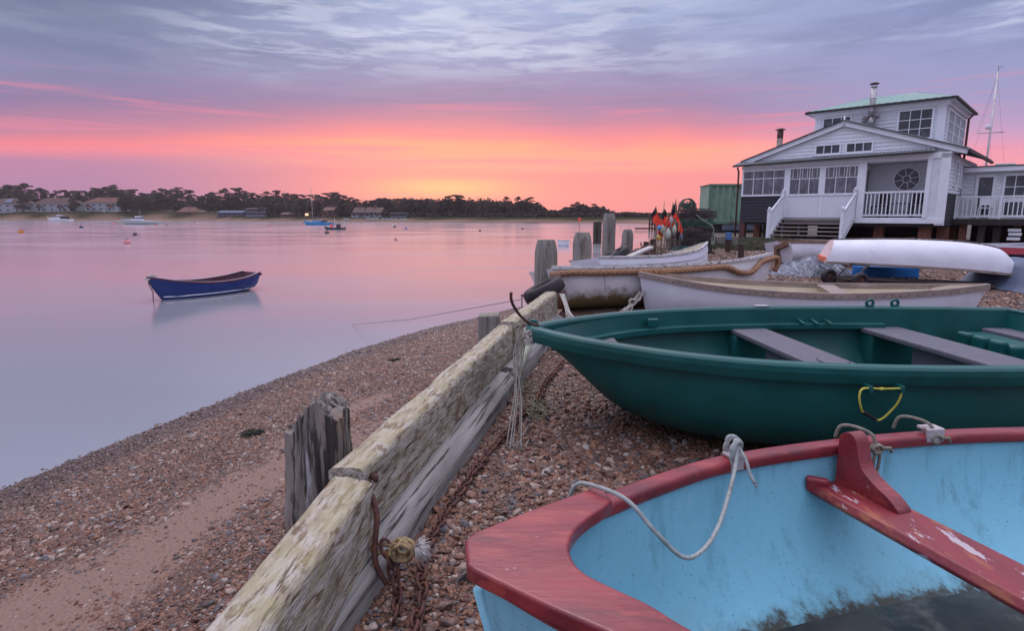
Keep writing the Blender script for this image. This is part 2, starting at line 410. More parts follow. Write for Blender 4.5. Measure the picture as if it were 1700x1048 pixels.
# ---------------------------------------------------------------- water
def water():
    m = bpy.data.materials.new('still_water'); m.use_nodes = True; t = NT(m.node_tree); t.n.clear()
    co = t.node('ShaderNodeTexCoord').outputs['Object']
    h = t.noise(t.map(co, scale=(.5, 2.2, 1)), 1.0, 5, .55, .4)
    h2 = t.noise(t.map(co, scale=(.05, .16, 1), rot=(0, 0, R(12))), 1.0, 4, .5, .6)
    nm = t.bump(h, .06, .03); nm = t.bump(h2, .10, .2, nm)
    gl = t.node('ShaderNodeBsdfGlossy'); gl.inputs['Color'].default_value = (.97, .96, .98, 1)
    t.set(gl.inputs['Roughness'], t.rng(h2, .35, .65, .13, .18)); t.set(gl.inputs['Normal'], nm)
    df = t.node('ShaderNodeBsdfDiffuse'); t.set(df.inputs['Color'], (.21, .21, .235, 1))
    fr = t.node('ShaderNodeFresnel'); fr.inputs['IOR'].default_value = 5.2; t.set(fr.inputs['Normal'], nm)
    mx = t.node('ShaderNodeMixShader'); t.l.new(fr.outputs[0], mx.inputs[0]); t.l.new(df.outputs[0], mx.inputs[1]); t.l.new(gl.outputs[0], mx.inputs[2])
    o = t.node('ShaderNodeOutputMaterial'); t.l.new(mx.outputs[0], o.inputs[0])
    MB().add([(-990, -90, 0), (990, -90, 0), (990, 900, 0), (-990, 900, 0)], [(0, 1, 2, 3)]).build('river_water', m, kind='structure').location = (0, 405, WL)
water()
# ---------------------------------------------------------------- shingle pebbles (uncountable: one object per bed)
def pebbles(name, pts, seed=0):
    """pts: (x, y, z, radius). a point cloud that carries a rounded stone on every point"""
    rnd = random.Random(seed); n = len(pts)
    me = bpy.data.meshes.new(name); me.vertices.add(n)
    me.vertices.foreach_set('co', [c for p in pts for c in p[:3]])
    sc = []; ro = []
    for p in pts:
        r = p[3]; sc += [r * rnd.uniform(.75, 1.5), r * rnd.uniform(.7, 1.1), r * rnd.uniform(.4, .75)]
        ro += [rnd.gauss(0, .35), rnd.gauss(0, .35), rnd.uniform(0, 6.28)]
    a = me.attributes.new('scl', 'FLOAT_VECTOR', 'POINT'); a.data.foreach_set('vector', sc)
    a = me.attributes.new('rot', 'FLOAT_VECTOR', 'POINT'); a.data.foreach_set('vector', ro)
    o = bpy.data.objects.new(name, me); COL.objects.link(o); o['kind'] = 'stuff'
    if 'pebble' not in MATS:
        m = bpy.data.materials.new('pebble'); m.use_nodes = True; MATS['pebble'] = m; t = NT(m.node_tree); b = m.node_tree.nodes['Principled BSDF']
        rd = t.node('ShaderNodeObjectInfo').outputs['Random']
        c = t.ramp(rd, PEB)
        co = t.node('ShaderNodeTexCoord').outputs['Object']
        rv = t.comb(t.m('MULTIPLY', rd, 50.), 0., 0.)
        nn = t.noise(t.vm('ADD', co, rv), 1.6, 5)
        c = t.mix(t.rng(nn, .4, .75, 0, .5), c, (.30, .2, .15)); c = t.mix(t.rng(nn, .5, .25, 0, .6), c, (.04, .025, .02))
        lz = t.sep(t.node('ShaderNodeObjectInfo').outputs['Location'])[2]; wet = t.rng(lz, -1.0, -1.13)
        c = t.mix(t.m('MULTIPLY', wet, .62), c, (.02, .012, .011))
        t.set(b.inputs['Base Color'], c); t.set(b.inputs['Roughness'], t.m('SUBTRACT', t.rng(nn, .3, .7, .42, .66), t.m('MULTIPLY', wet, .25))); b.inputs['Specular IOR Level'].default_value = .38
    m = MATS['pebble']
    if 'pebble_bed' not in bpy.data.node_groups:
        g = bpy.data.node_groups.new('pebble_bed', 'GeometryNodeTree')
        g.interface.new_socket('Geometry', in_out='INPUT', socket_type='NodeSocketGeometry')
        g.interface.new_socket('Geometry', in_out='OUTPUT', socket_type='NodeSocketGeometry')
        N = g.nodes; L = g.links; gi = N.new('NodeGroupInput'); go = N.new('NodeGroupOutput')
        j = N.new('GeometryNodeGeometryToInstance')
        for k in range(4):
            ic = N.new('GeometryNodeMeshIcoSphere'); ic.inputs['Subdivisions'].default_value = 3; ic.inputs['Radius'].default_value = 1
            sp = N.new('GeometryNodeSetPosition'); no = N.new('ShaderNodeTexNoise'); no.inputs['Scale'].default_value = .9; no.inputs['Detail'].default_value = 1.5
            ps = N.new('GeometryNodeInputPosition'); ad = N.new('ShaderNodeVectorMath'); ad.inputs[1].default_value = (k * 7.3, k * 3.7, k * 1.9)
            L.new(ps.outputs[0], ad.inputs[0]); L.new(ad.outputs[0], no.inputs['Vector'])
            s2 = N.new('ShaderNodeVectorMath'); s2.operation = 'SUBTRACT'; s2.inputs[1].default_value = (.5, .5, .5); L.new(no.outputs['Color'], s2.inputs[0])
            s3 = N.new('ShaderNodeVectorMath'); s3.operation = 'SCALE'; s3.inputs['Scale'].default_value = 1.1; L.new(s2.outputs[0], s3.inputs[0])
            L.new(ic.outputs[0], sp.inputs[0]); L.new(s3.outputs[0], sp.inputs['Offset'])
            sm = N.new('GeometryNodeSetMaterial'); sm.inputs['Material'].default_value = m; L.new(sp.outputs[0], sm.inputs[0])
            ss = N.new('GeometryNodeSetShadeSmooth'); L.new(sm.outputs[0], ss.inputs[0])
            L.new(ss.outputs[0], j.inputs[0])
        ip = N.new('GeometryNodeInstanceOnPoints'); L.new(gi.outputs[0], ip.inputs['Points']); L.new(j.outputs[0], ip.inputs['Instance'])
        ip.inputs['Pick Instance'].default_value = True
        for nm, s in (('rot', 'Rotation'), ('scl', 'Scale')):
            na = N.new('GeometryNodeInputNamedAttribute'); na.data_type = 'FLOAT_VECTOR'; na.inputs['Name'].default_value = nm
            src = na.outputs[0]
            if nm == 'rot':
                er = N.new('FunctionNodeEulerToRotation'); L.new(src, er.inputs[0]); src = er.outputs[0]
            L.new(src, ip.inputs[s])
        L.new(ip.outputs[0], go.inputs[0])
    md = o.modifiers.new('bed', 'NODES'); md.node_group = bpy.data.node_groups['pebble_bed']
    return o
def bed():
    rnd = random.Random(3); near = []; beach = []; back = []
    def put(L, x, y, r, lift=.15):
        r = min(.045, r * (1 + .4 * noise.noise((x * 1.1, y * 1.1, 4)) + .35 * noise.noise((x * 4, y * 4, 9)))); L.append((x, y, gz(x, y) + r * lift, r))
    for i in range(80000):                            # behind the wall, among the boats
        y = rnd.uniform(1.2, 7.2); x = rnd.uniform(-.75, 2.3)
        if x < wallx(y) + .08: continue
        if x > .9 and 2.3 < y < 2.9 and rnd.random() < .5: continue
        r = min(.03, .0086 * math.exp(rnd.gauss(0, .46))); put(near, x, y, r)
    for i in range(110000):
        y = 7 + 13 * rnd.random() ** 1.3; x = rnd.uniform(2, 15)
        if x / y > 1.0 or x / y < .18: continue
        put(back, x, y, min(.045, .019 * math.exp(rnd.gauss(0, .35))))
    for i in range(370000):
        y = 1.0 + 14 * rnd.random() ** 1.25; w = wallx(y); sh = interp(y, SHOREX); x = rnd.uniform(sh - .25, w - .05)
        if x / y < -.97: continue
        sm = sandmask(x, y)
        if rnd.random() < sm * .955: continue
        if x < sh and rnd.random() < .55: continue
        put(beach, x, y, min(.03, (.0060 + .00045 * y) * math.exp(rnd.gauss(0, .45))), .1 if sm < .2 else -.1)
    pebbles('shingle_pebbles', near, 1); pebbles('shingle_pebbles', back, 2); pebbles('shingle_pebbles', beach, 3)
bed()
# ---------------------------------------------------------------- timber materials
OLDWOOD = mat('weathered_timber', (.31, .265, .20), .8, .3, 26, (.5, 1.3, 1.3),
              dirt=[((.47, .44, .40), 20, .47, .56, (.3, 1.3, 1.3), .65), ((.13, .075, .04), 26, .53, .60, (.3, 1.1, 1.1), .8), ((.17, .06, .03), 3.4, .63, .70, (.5, 1, .5), .9), ((.035, .028, .022), 46, .57, .63, (.10, 1.2, 1.2), .9), ((.25, .23, .10), 8, .56, .70, (1, 1, 1), .55)],
              bump=1., bs=48, bd=.012, bstretch=(.35, 1.3, 1.3), edge=((.33, .30, .16), .36, .64, .55))
GREYWOOD = mat('silver_grey_timber', (.25, .235, .225), .78, .4, 9, (.14, 1.5, 1.5),
               dirt=[((.035, .03, .028), 24, .54, .62, (.05, 1.2, 1.2), .95), ((.33, .32, .32), 7, .55, .7, (.2, 1.3, 1.3), .7)],
               bump=.8, bs=22, bd=.012, bstretch=(.09, 1.4, 1.4))
POSTWOOD = mat('standing_post_timber', (.20, .185, .17), .8, .35, 7, (1.6, 1.6, .2),
               dirt=[((.07, .06, .052), 18, .52, .64, (1.4, 1.4, .07), .95), ((.32, .31, .30), 8, .55, .7, (1.4, 1.4, .2), .7)],
               bump=.9, bs=20, bd=.012, bstretch=(1.5, 1.5, .1), edge=((.16, .17, .07), .4, .6, .6))
STUMPWOOD = mat('rotten_stump_timber', (.21, .185, .165), .75, .4, 8, (2, 2, .3),
                dirt=[((.24, .11, .04), 2.6, .46, .60, (1, 1, .5), .9), ((.035, .03, .027), 16, .5, .58, (1.6, 1.6, .1), .95), ((.36, .36, .38), 9, .6, .68, (1.6, 1.6, .16), .9)],
                bump=1., bs=13, bd=.03, bstretch=(1.6, 1.6, .16))
RUST = mat('rust', (.085, .035, .03), .75, .4, 40, dirt=[((.16, .065, .03), 30, .5, .65), ((.06, .05, .06), 20, .55, .7)], bump=.5, bs=120, bd=.003)
DARKIRON = mat('dark_iron', (.05, .04, .038), .6, .3, 30, bump=.3, bs=90, bd=.002)
ROPEGREY = mat('grey_rope', (.40, .37, .34), .9, .35, 60, dirt=[((.14, .14, .11), 40, .55, .7)], bump=.4, bs=300, bd=.002)
ROPETAN = mat('manila_rope', (.30, .17, .10), .95, .35, 40, dirt=[((.15, .08, .05), 20, .5, .7)], bump=.6, bs=200, bd=.003)
# ---------------------------------------------------------------- timber sea wall
def beam(a, b, w, h, seed, amp=.012, endcut=(0, 0), bev=.02):
    """baulk along local x from a to b, rounded and weathered. returns MB in frame x=along, z=up, top at 0"""
    L = (Vector(b) - Vector(a)).length; n = max(20, int(L / .022)); prof = []
    q = [(-w / 2, -h), (w / 2, -h), (w / 2, 0), (-w / 2, 0)]; k = 10
    for i in range(4):
        p0, p1 = Vector(q[i]), Vector(q[(i + 1) % 4]); ln = (p1 - p0).length
        for j in range(k):
            s = j / k; p = p0.lerp(p1, bev / ln + s * (1 - 2 * bev / ln) * k / (k - 1) if j < k else 1)
            prof.append((p.x, p.y))
    rows = []
    for i in range(n + 1):
        x = L * i / n; row = []
        for y, z in prof:
            e = endcut[0] * (1 - sstep(x, 0, .06)) * 0
            v = Vector((x, y, z)); d = noise.noise_vector(Vector((x * 3, y * 8, z * 8 + seed * 9))) * amp
            g = noise.noise(Vector((x * 1.6 + seed, y * 34, z * 34))) * amp * .75 + noise.noise(Vector((x * 14, y * 30 + seed, z * 30))) * amp * .35
            out = Vector((0, y, z + h / 2)).normalized()
            row.append(v + Vector((0, d.y, d.z)) + out * g)
        rows.append(row)
    m = MB().grid(rows, True, True)
    np_ = len(prof)
    m.add(rows[0], [tuple(range(np_))]); m.add(rows[-1], [tuple(reversed(range(np_)))])
    return m
def place(m, a, b, name, material, root, **kw):
    """put an x-aligned mesh between world points a, b under root (own object frame keeps the grain along it)"""
    a = Vector(a); b = Vector(b); d = b - a
    o = m.build(name, material, root, **kw)
    o.location = a - root.location; o.rotation_euler = (0, -math.atan2(d.z, math.hypot(d.x, d.y)), math.atan2(d.y, d.x))
    return o
wall = thing('timber_sea_wall', 'low wall of weathered mossy timber baulks running up the beach beside the boats', 'sea wall', (-.7, 2.2, 0))
place(beam((-.86, -.3, .43), (-.655, 2.27, .44), .165, .36, 1, .012), (-.86, -.3, .43), (-.655, 2.27, .44), 'beam', OLDWOOD, wall, label='nearest flaking timber baulk with pale split end')
place(beam((-.695, 2.27, 0), (-.07, 5.5, 0), .15, .34, 2, .009), (-.685, 2.3, .475), (-.07, 5.5, .475), 'beam', OLDWOOD, wall, label='middle mossy timber baulk')
place(beam((-.05, 5.5, 0), (.52, 7.95, 0), .15, .34, 3, .009), (-.045, 5.54, .50), (.54, 7.95, .49), 'beam', OLDWOOD, wall, label='far mossy timber baulk')
place(beam((-.98, .5, 0), (-.075, 4.9, 0), .2, .30, 4, .008, bev=.055), (-.98, .5, .15), (-.075, 4.9, .18), 'lower_beam', GREYWOOD, wall, label='grey lower baulk along the shingle')
place(beam((.0, 4.95, 0), (.55, 7.9, 0), .2, .30, 5, .008, bev=.055), (-.03, 5.0, .19), (.58, 7.9, .18), 'lower_beam', GREYWOOD, wall)
MB().tube([(-.60 + .7, 2.36 - 2.2, .41), (-.575 + .7, 2.35 - 2.2, .405)], .014, 8).sphere((-.575 + .7, 2.35 - 2.2, .405), .02, 10, (.6, 1, 1)).build('bolt', RUST, wall)
MB().tube(curve([(-.575 + .7, 2.27 - 2.2, .37), (-.545 + .7, 2.22 - 2.2, .30), (-.545 + .7, 2.16 - 2.2, .15), (-.5 + .7, 2.15 - 2.2, .05)]), .012, 8).build('iron_rod', RUST, wall)
# rotten stump
def stump(cx, cy, z0, z1, rx, ry, seed):
    rows = []; n = 72; k = 90
    for i in range(k + 1):
        t = i / k; z = z0 + (z1 - z0) * t; row = []
        for j in range(n):
            a = 2 * math.pi * j / n
            s = .5 / max(abs(math.cos(a)), abs(math.sin(a))) * .55 + .45 * .5
            d = .06 * noise.noise((math.cos(a) * 3 + seed, math.sin(a) * 3, z * 1.8)) + .035 * noise.noise((math.cos(a) * 15, math.sin(a) * 15 + seed, z * 2.4)) + .022 * noise.noise((math.cos(a) * 30, math.sin(a) * 30, z * 14))
            tp = 1 - .42 * max(0, t - .45) ** 1.3 * (1 if math.cos(a + .25) < 0 else .18)
            x = math.cos(a) * rx * 2 * (s + d) * tp; y = math.sin(a) * ry * 2 * (s + d) * tp
            zz = z
            zz -= sstep(t, .45, 1) * (.17 * sstep(-x / rx, -.25, 1.0) + .07 * sstep(x / rx, .3, 1.1)) + sstep(t, .8, 1) * .05 * noise.noise((x * 22, y * 22, seed))
            row.append((x, y, zz))
        rows.append(row)
    m = MB().grid(rows, True, True)
    for f_ in (.75, .5, .25):
        base = rows[-1]; r2 = []
        for x, y, z in base:
            q = (x * f_, y * f_)
            r2.append((q[0], q[1], z1 - .17 * sstep(-q[0] / rx, -.25, 1.0) - .07 * sstep(q[0] / rx, .3, 1.1) - .01 - .05 * noise.noise((q[0] * 22, q[1] * 22, seed)) + .03 * noise.noise((q[0] * 60, q[1] * 60, 2))))
        prev = rows[-1] if f_ == .75 else last
        m.grid([prev, r2], True, True); last = r2
    m.add(last, [tuple(range(n))])
    o = m.build('timber_stump', STUMPWOOD, label='rotten split grey and brown timber stump standing on the beach beside the nearest baulk', cat='post')
    o.location = (cx, cy, z0)
    return o
stump(-.915, 2.64, -.55, .66, .15, .13, 4)
MB().hexa([Vector(q) for q in ((-.42, 7.0, -.6), (-.14, 7.0, -.6), (-.14, 7.25, -.6), (-.42, 7.25, -.6), (-.41, 7.02, .30), (-.15, 7.02, .31), (-.15, 7.24, .32), (-.41, 7.24, .3))]).build('timber_post', POSTWOOD, bevel=.02, label='short squared timber post end just behind the far baulk, beach side', cat='post')
def post(px0, px1, ytop, Y, zb, label, taper=.12, shoulder=.2, tag=None, mt=POSTWOOD, lean=0., peak=0.):
    a = at(px0, ytop, Y); b = at(px1, ytop, Y); w = (b.x - a.x); cx = (a.x + b.x) / 2; zt = a.z; rows = []; n = 28
    prof = [(zb, 1), (zt - shoulder * 1.6, 1), (zt - shoulder, .99), (zt - shoulder * .5, .9), (zt - .02, 1 - taper - .1), (zt, 1 - taper - .16)]
    zs = []; k = 46
    for i in range(k + 1):
        z = zb + (zt - zb) * (i / k); zs.append((z, interp(z, prof)))
    for z, s in zs:
        row = []
        for j in range(n):
            an = 2 * math.pi * j / n + .3; q = (.5 / max(abs(math.cos(an - .3)), abs(math.sin(an - .3)))) * .65 + .35 * .55
            d = .03 * noise.noise((math.cos(an) * 6 + Y, math.sin(an) * 6, z * .7)) + .02 * noise.noise((math.cos(an) * 16, math.sin(an) * 16 + Y, z * 1.5))
            row.append((cx + math.cos(an) * w * s * (q + d) + lean * (z - zb), Y + math.sin(an) * w * s * (q + d), z + peak * noise.noise((an * 2, Y, 0)) * sstep(z, zt - .1, zt)))
        rows.append(row)
    m = MB().grid(rows, True, True); m.add(rows[-1], [tuple(range(n))])
    return m.build('mooring_post', mt, label=label, cat='post', group='mooring posts along the bank')
post(890, 923, 398, 9.0, -.9, 'grey weathered mooring post nearest the tyre, with a tapered top')
post(954, 980, 386, 12.2, -1.2, 'second grey mooring post, standing between the nearest and the tallest')
post(1003, 1021, 354, 16.6, -1.2, 'tallest grey mooring post, with a mossy flat top')
post(1034, 1050, 381, 20.2, -1.2, 'shortest grey mooring post, nearest the flag buoys')
for x0, x1, yt, lb in ((985.5, 991, 368, 'left dark weedy pile of the pair standing out in the water'), (992, 998.5, 367, 'right dark weedy pile of the pair standing out in the water')):
    o = post(x0, x1, yt, 57, -2.5, lb, .02, .1, mt=mat('weedy_pile', (.05, .042, .035), .8, .4, 3, dirt=[((.07, .08, .03), 2, .5, .7)])); o['group'] = 'piles in the water'
# ---------------------------------------------------------------- boats
class Hull:
    """bow at x=0, stern at x=L. hb/sheer/keel are tables over t=0..1"""
    def __init__(s, L, hb, sheer, keel, rake=.2, srake=0., e=.6, flare=1.):
        s.L, s.hb, s.sh, s.kl, s.rake, s.srake, s.e, s.fl = L, hb, sheer, keel, rake, srake, e, flare
    def pt(s, t, u, off=0., step=0.):
        tt = max(0, min(1, t)); hb = max(.001, s._i(s.hb, tt) - off); sh = s._i(s.sh, tt); kl = s._i(s.kl, tt) + off; a = abs(u)
        y = hb * (math.sin(a * math.pi / 2) ** s.e) * (1 - (1 - a) * (1 - s.fl)); z = kl + (sh - kl) * (1 - math.cos(a * math.pi / 2) ** s.e if a < 1 else 1)
        zr = (z - kl) / max(.01, sh - kl)
        x = tt * s.L + s.rake * (1 - zr) ** 1.4 * (1 - tt) ** 5 + s.srake * (1 - zr) * tt ** 6 * -1
        x += off * (1 - tt) ** 8 * 1.5 - off * tt ** 8
        return Vector((x, math.copysign(y + step, u) if u else 0, z - step * .3))
    def _i(s, tab, t):
        for i in range(len(tab) - 1):
            if t <= tab[i + 1][0]:
                a, b = tab[i], tab[i + 1]; p0 = tab[max(i - 1, 0)]; p3 = tab[min(i + 2, len(tab) - 1)]
                h = b[0] - a[0]; q = (t - a[0]) / h
                m0 = (b[1] - p0[1]) / max(1e-6, b[0] - p0[0]) * h; m1 = (p3[1] - a[1]) / max(1e-6, p3[0] - a[0]) * h
                return (2 * q ** 3 - 3 * q * q + 1) * a[1] + (q ** 3 - 2 * q * q + q) * m0 + (-2 * q ** 3 + 3 * q * q) * b[1] + (q ** 3 - q * q) * m1
        return tab[-1][1]
    def shell(s, n=60, m=28, off=0., strakes=0, step=.006, transom=True, flip=False, umax=1.):
        us = []
        if strakes:
            h = [(0, 0)]
            for k in range(strakes):
                a0 = k / strakes; a1 = (k + 1) / strakes
                h += [(a0 + .001, step), ((a0 + a1) / 2, step * .5), (a1 - .001, 0)]
            h.append((1, 0)); us = [(-a, st) for a, st in reversed(h)] + h[1:]
        else: us = [(umax * (-1 + 2 * j / m), 0) for j in range(m + 1)]
        P = []
        for i in range(n + 1):
            t = (i / n) ** 1.25
            P.append([s.pt(t, u, off, st) for u, st in us])
        mb = MB().grid(P, not strakes, False, flip)
        if transom:
            e = P[-1]; mb.add(e, [tuple(range(len(e))) if not flip else tuple(reversed(range(len(e))))])
        return mb
    def line(s, side, n=48, off=0., dz=0., t0=0., t1=1.):
        return [s.pt(t0 + (t1 - t0) * (i / n) ** 1.3, side * 1., off) + Vector((0, 0, dz)) for i in range(n + 1)]
    def loop(s, off=0., dz=0., n=48, dxs=0.):
        a = s.line(1, n, off, dz); b = s.line(-1, n, off, dz)
        return list(reversed(a)) + b[1:]
    def half(s, x, z, off=0.):
        t = x / s.L; best = 0
        for k in range(101):
            p = s.pt(t, k / 100, off)
            if p.z > z: break
            best = p.y
        return best
    def thwart(s, x, w, z, th=.03, off=.02, cr=0., yaw=0.):
        y1 = s.half(x, z, off); mb = MB(); n = 12
        for sgn in (1,):
            rows = []
            for i in range(n + 1):
                y = -y1 + 2 * y1 * i / n; c = cr * (1 - (y / y1) ** 2); dx = yaw * y
                rows.append([Vector((x - w / 2 + dx, y, z + c - th)), Vector((x + w / 2 + dx, y, z + c - th)), Vector((x + w / 2 + dx, y, z + c)), Vector((x - w / 2 + dx, y, z + c))])
            mb.grid(rows, False, True); mb.add(rows[0], [(0, 1, 2, 3)]); mb.add(rows[-1], [(3, 2, 1, 0)])
        return mb
def rect(w, h, dx=0, dz=0): return [(-w / 2 + dx, -h / 2 + dz), (w / 2 + dx, -h / 2 + dz), (w / 2 + dx, h / 2 + dz), (-w / 2 + dx, h / 2 + dz)]
def round_rect(w, h, r, k=4, dx=0, dz=0):
    out = []
    for cx, cy, a0 in ((w / 2 - r, -h / 2 + r, -90), (w / 2 - r, h / 2 - r, 0), (-w / 2 + r, h / 2 - r, 90), (-w / 2 + r, -h / 2 + r, 180)):
        for i in range(k + 1):
            a = R(a0 + 90 * i / k); out.append((cx + r * math.cos(a) + dx, cy + r * math.sin(a) + dz))
    return out
# ---- big green moulded dinghy
GREEN = mat('green_moulded_plastic', (.003, .078, .073), .42, .12, 5, dirt=[((.03, .12, .12), 10, .58, .75, (1, 1, 5), .5), ((.002, .035, .035), 2.2, .48, .75, (1, 1, 1), .7), ((.05, .14, .14), 40, .68, .72, (.15, 1, 1), .7), ((.06, .09, .085), 3, .62, .8, (1, 1, 1), .35)], bump=.2, bs=60, bd=.002, spec=.4)
SEATGREY = mat('grey_moulded_seat', (.105, .10, .125), .55, .15, 20, dirt=[((.2, .19, .2), 9, .62, .75, (1, 3, 1), .7), ((.05, .05, .06), 5, .6, .75)], bump=.2, bs=80, bd=.002)
gh = Hull(4.25, [(0, .02), (.02, .13), (.05, .27), (.1, .46), (.2, .75), (.32, .95), (.5, 1.06), (.7, 1.06), (.88, .98), (1, .88)],
          [(0, .69), (.1, .675), (.3, .66), (.6, .655), (1, .66)], [(0, .42), (.04, .27), (.1, .15), (.2, .06), (.34, .02), (.6, .0), (1, .02)], rake=.34, srake=.12, e=.56)
gb = thing('rowing_dinghy', 'big dark green moulded plastic dinghy with grey seats, drawn up bow to the sea wall', 'boat', (.16, 4.17, .0), R(1.5))
hull_ = gh.shell(80, 40).build('hull', GREEN, gb)
s_ = gh.shell(80, 40, off=.07, flip=True)
s_.build('liner', GREEN, gb)
MB().sweep(gh.loop(0, .0, 80), [(-.035, -.075), (-.03, .01), (-.018, .026), (.02, .03), (.055, .026), (.066, .012), (.066, -.02), (.05, -.075)], sm=False).build('gunwale', GREEN, gb, bevel=.006)
tr = gh.pt(1, 1); MB().b2(tr.x - .035, tr.x + .03, -tr.y, tr.y, .575, .685).build('transom_rim', GREEN, gb, bevel=.01)
MB().sweep(gh.loop(.11, -.13, 70)[14:-14], rect(.09, .05)).build('side_ledge', GREEN, gb, bevel=.015)
for x, w_ in ((1.98, .32), (3.18, .36)):
    sb_ = gh.thwart(x, w_, .515, .045, .1, .0, -.04).build('seat', SEATGREY, gb, bevel=.012)
    MB().b2(x - .10, x + .10, -.42, .42, .08, .47).build('seat_pedestal', SEATGREY, gb, bevel=.015)
    for sg in (1, -1):
        yy = gh.half(x, .4, .1)
        MB().b2(x - .2, x + .2, sg * (yy - .14), sg * (yy + .06), .08, .475).build('seat_bearer', GREEN, gb, bevel=.03, seg=3)
MB().lathe([(.0, 0), (.1, 0), (.105, .006), (.085, .012), (.0, .01)], (2.03, -.28, .512), 28, sc=(1, 1)).build('hatch_lid', SEATGREY, gb)
MB().prism([(.26, -.2), (.26, .2), (.62, .50), (.66, .48), (.66, -.48), (.62, -.5)], .50, .54).build('bow_seat', SEATGREY, gb, bevel=.01)
MB().prism([(.10, -.12), (.10, .12), (.2, .24), (.23, .24), (.23, -.24), (.2, -.24)], .60, .64).build('bow_deck', GREEN, gb, bevel=.015)
for sg in (1, -1): MB().b2(3.72, 4.12, sg * .2, sg * .80, .3, .50).build('stern_locker', GREEN, gb, bevel=.03, seg=3)
st_ = MB()
for k in range(3): st_.b2(3.66 + k * .0, 3.74, .26 + k * .17, .38 + k * .17, .2, .52)
st_.build('locker_rib', GREEN, gb, bevel=.02)
MB().b2(3.95, 4.2, -.8, .8, .49, .53).build('stern_seat', SEATGREY, gb, bevel=.01)
for k in range(3): MB().bar((2.42 + .12 * k, .86, .555), (2.42 + .12 * k, .98, .575), .02).build('side_ledge_rib', GREEN, gb)
MB().b2(1.0, 1.09, .69, .73, .57, .64).build('ledge_peg', GREEN, gb, bevel=.01)
for x in (3.10, 3.33):                                # eyes that stand on the far rim
    MB().tube([(x + .03 * math.cos(a), 1.045, .715 + .03 * math.sin(a)) for a in [2 * math.pi * i / 16 for i in range(16)]], .013, 8, True).b2(x - .03, x + .03, 1.03, 1.06, .68, .70).build('lifting_eye', GREEN, gb)
OARPL = mat('grey_rowlock_plate', (.36, .37, .38), .45, .2, 30)
for x, sg in ((2.12, 1), (2.95, -1)):
    y = gh._i(gh.hb, x / 4.25) * sg
    MB().lathe([(0, 0), (.06, 0), (.055, .012), (.0, .014)], (x, y + .01 * sg, .685), 18, sc=(1.2, .6)).build('rowlock_plate', OARPL, gb)
MB().tube([(-.01 + .03 * math.cos(a), 0, .72 + .035 * math.sin(a)) for a in [2 * math.pi * i / 16 for i in range(16)]], .013, 8, True).build('bow_eye', GREEN, gb)
YEL = mat('yellow_rope', (.52, .47, .07), .7, .2, 60, bump=.3, bs=300, bd=.001)
hd = thing('grab_handle', 'yellow rope handle with a black grip hanging from the side of the green dinghy', 'handle', (1.97, 3.12, .55))
def hw(x, y, z): return Vector((x - 1.97, y - 3.12, z - .55))
x0 = 1.86
y_ = gb.location.y
yo = [hw(x, y, z) for x, y, z in ((1.90, 3.075, .582), (1.872, 3.065, .575), (1.862, 3.06, .545), (1.868, 3.06, .505), (1.885, 3.07, .47), (1.905, 3.085, .445), (1.99, 3.10, .395), (2.03, 3.105, .402), (2.062, 3.10, .44), (2.085, 3.085, .49), (2.095, 3.075, .54), (2.096, 3.07, .58))]
rp = curve(yo, 6)
MB().tube(rp, .0055, 8).tube([hw(1.90, 3.075, .582), hw(1.99, 3.072, .578), hw(2.10, 3.07, .582)], .005, 8).sphere(hw(1.985, 3.07, .579), .009, 8, (1.8, 1, 1)).build('rope_loop', YEL, hd)
gp_ = MB()
gl = [hw(1.905, 3.085, .445), hw(1.99, 3.10, .395)]
gp_.tube([gl[0].lerp(gl[1], i / 20) for i in range(21)], [.011 if i % 4 else .0085 for i in range(21)], 12); gp_.build('grip', mat('black_rubber', (.018, .018, .02), .7, .2, 30), hd)
for x in (1.925, 2.095): MB().b2(x - .01 - 1.97, x + .01 - 1.97, -.06, .01, .005, .045).build('rope_lug', GREEN, hd, bevel=.004)
# ---- red and light blue boat in the foreground
REDP = mat('worn_red_paint', (.20, .02, .027), .33, .22, 5, (.6, 2, 2), dirt=[((.10, .014, .022), 6, .46, .68, (.5, 1.6, 1.6), .8), ((.32, .05, .04), 11, .52, .66, (.4, 1.6, 1.6), .7), ((.06, .022, .022), 38, .61, .70, (.3, 1.5, 1.5), .5), ((.42, .30, .32), 30, .68, .72, (.6, 1.4, 1.4), .8)], bump=.22, bs=34, bd=.004, spec=.5)
THWP = mat('worn_red_thwart_paint', (.185, .02, .027), .45, .22, 5, (2, .5, 2), dirt=[((.12, .015, .025), 5, .5, .72, (2, .3, 1.6), .8), ((.30, .09, .04), 9, .51, .60, (1.5, .5, 2), .75), ((.40, .34, .37), 9, .555, .575, (1.5, .5, 1.5), .95), ((.09, .03, .03), 30, .66, .74, (1.4, .25, 1.5), .8)], bump=.3, bs=40, bd=.003, spec=.5)
LBLUE = mat('light_blue_paint', (.20, .48, .60), .5, .05, 2, dirt=[((.20, .42, .50), 2.2, .5, .75, (1, 1, 2), .7), ((.05, .08, .09), 60, .665, .72, (1, 1, .45), .85), ((.08, .2, .24), 6, .50, .78, (2.5, 2.5, .5), .65), ((.04, .05, .05), 110, .63, .67, (1, 1, 1), .8), ((.34, .52, .60), 14, .60, .72, (1, 1, .3), .5), ((.05, .08, .07), 2.6, .64, .78, (1, 1, 1), .35)], bump=.3, bs=30, bd=.003, rvar=.2)
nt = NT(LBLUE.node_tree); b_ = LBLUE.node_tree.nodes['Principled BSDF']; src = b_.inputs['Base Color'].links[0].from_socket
co_ = nt.node('ShaderNodeTexCoord').outputs['Object']; lz_ = nt.m('ADD', nt.sep(co_)[2], nt.m('MULTIPLY', nt.m('SUBTRACT', nt.noise(nt.map(co_, scale=(1, 1, .6)), 14, 8, .75), .5), -.16))
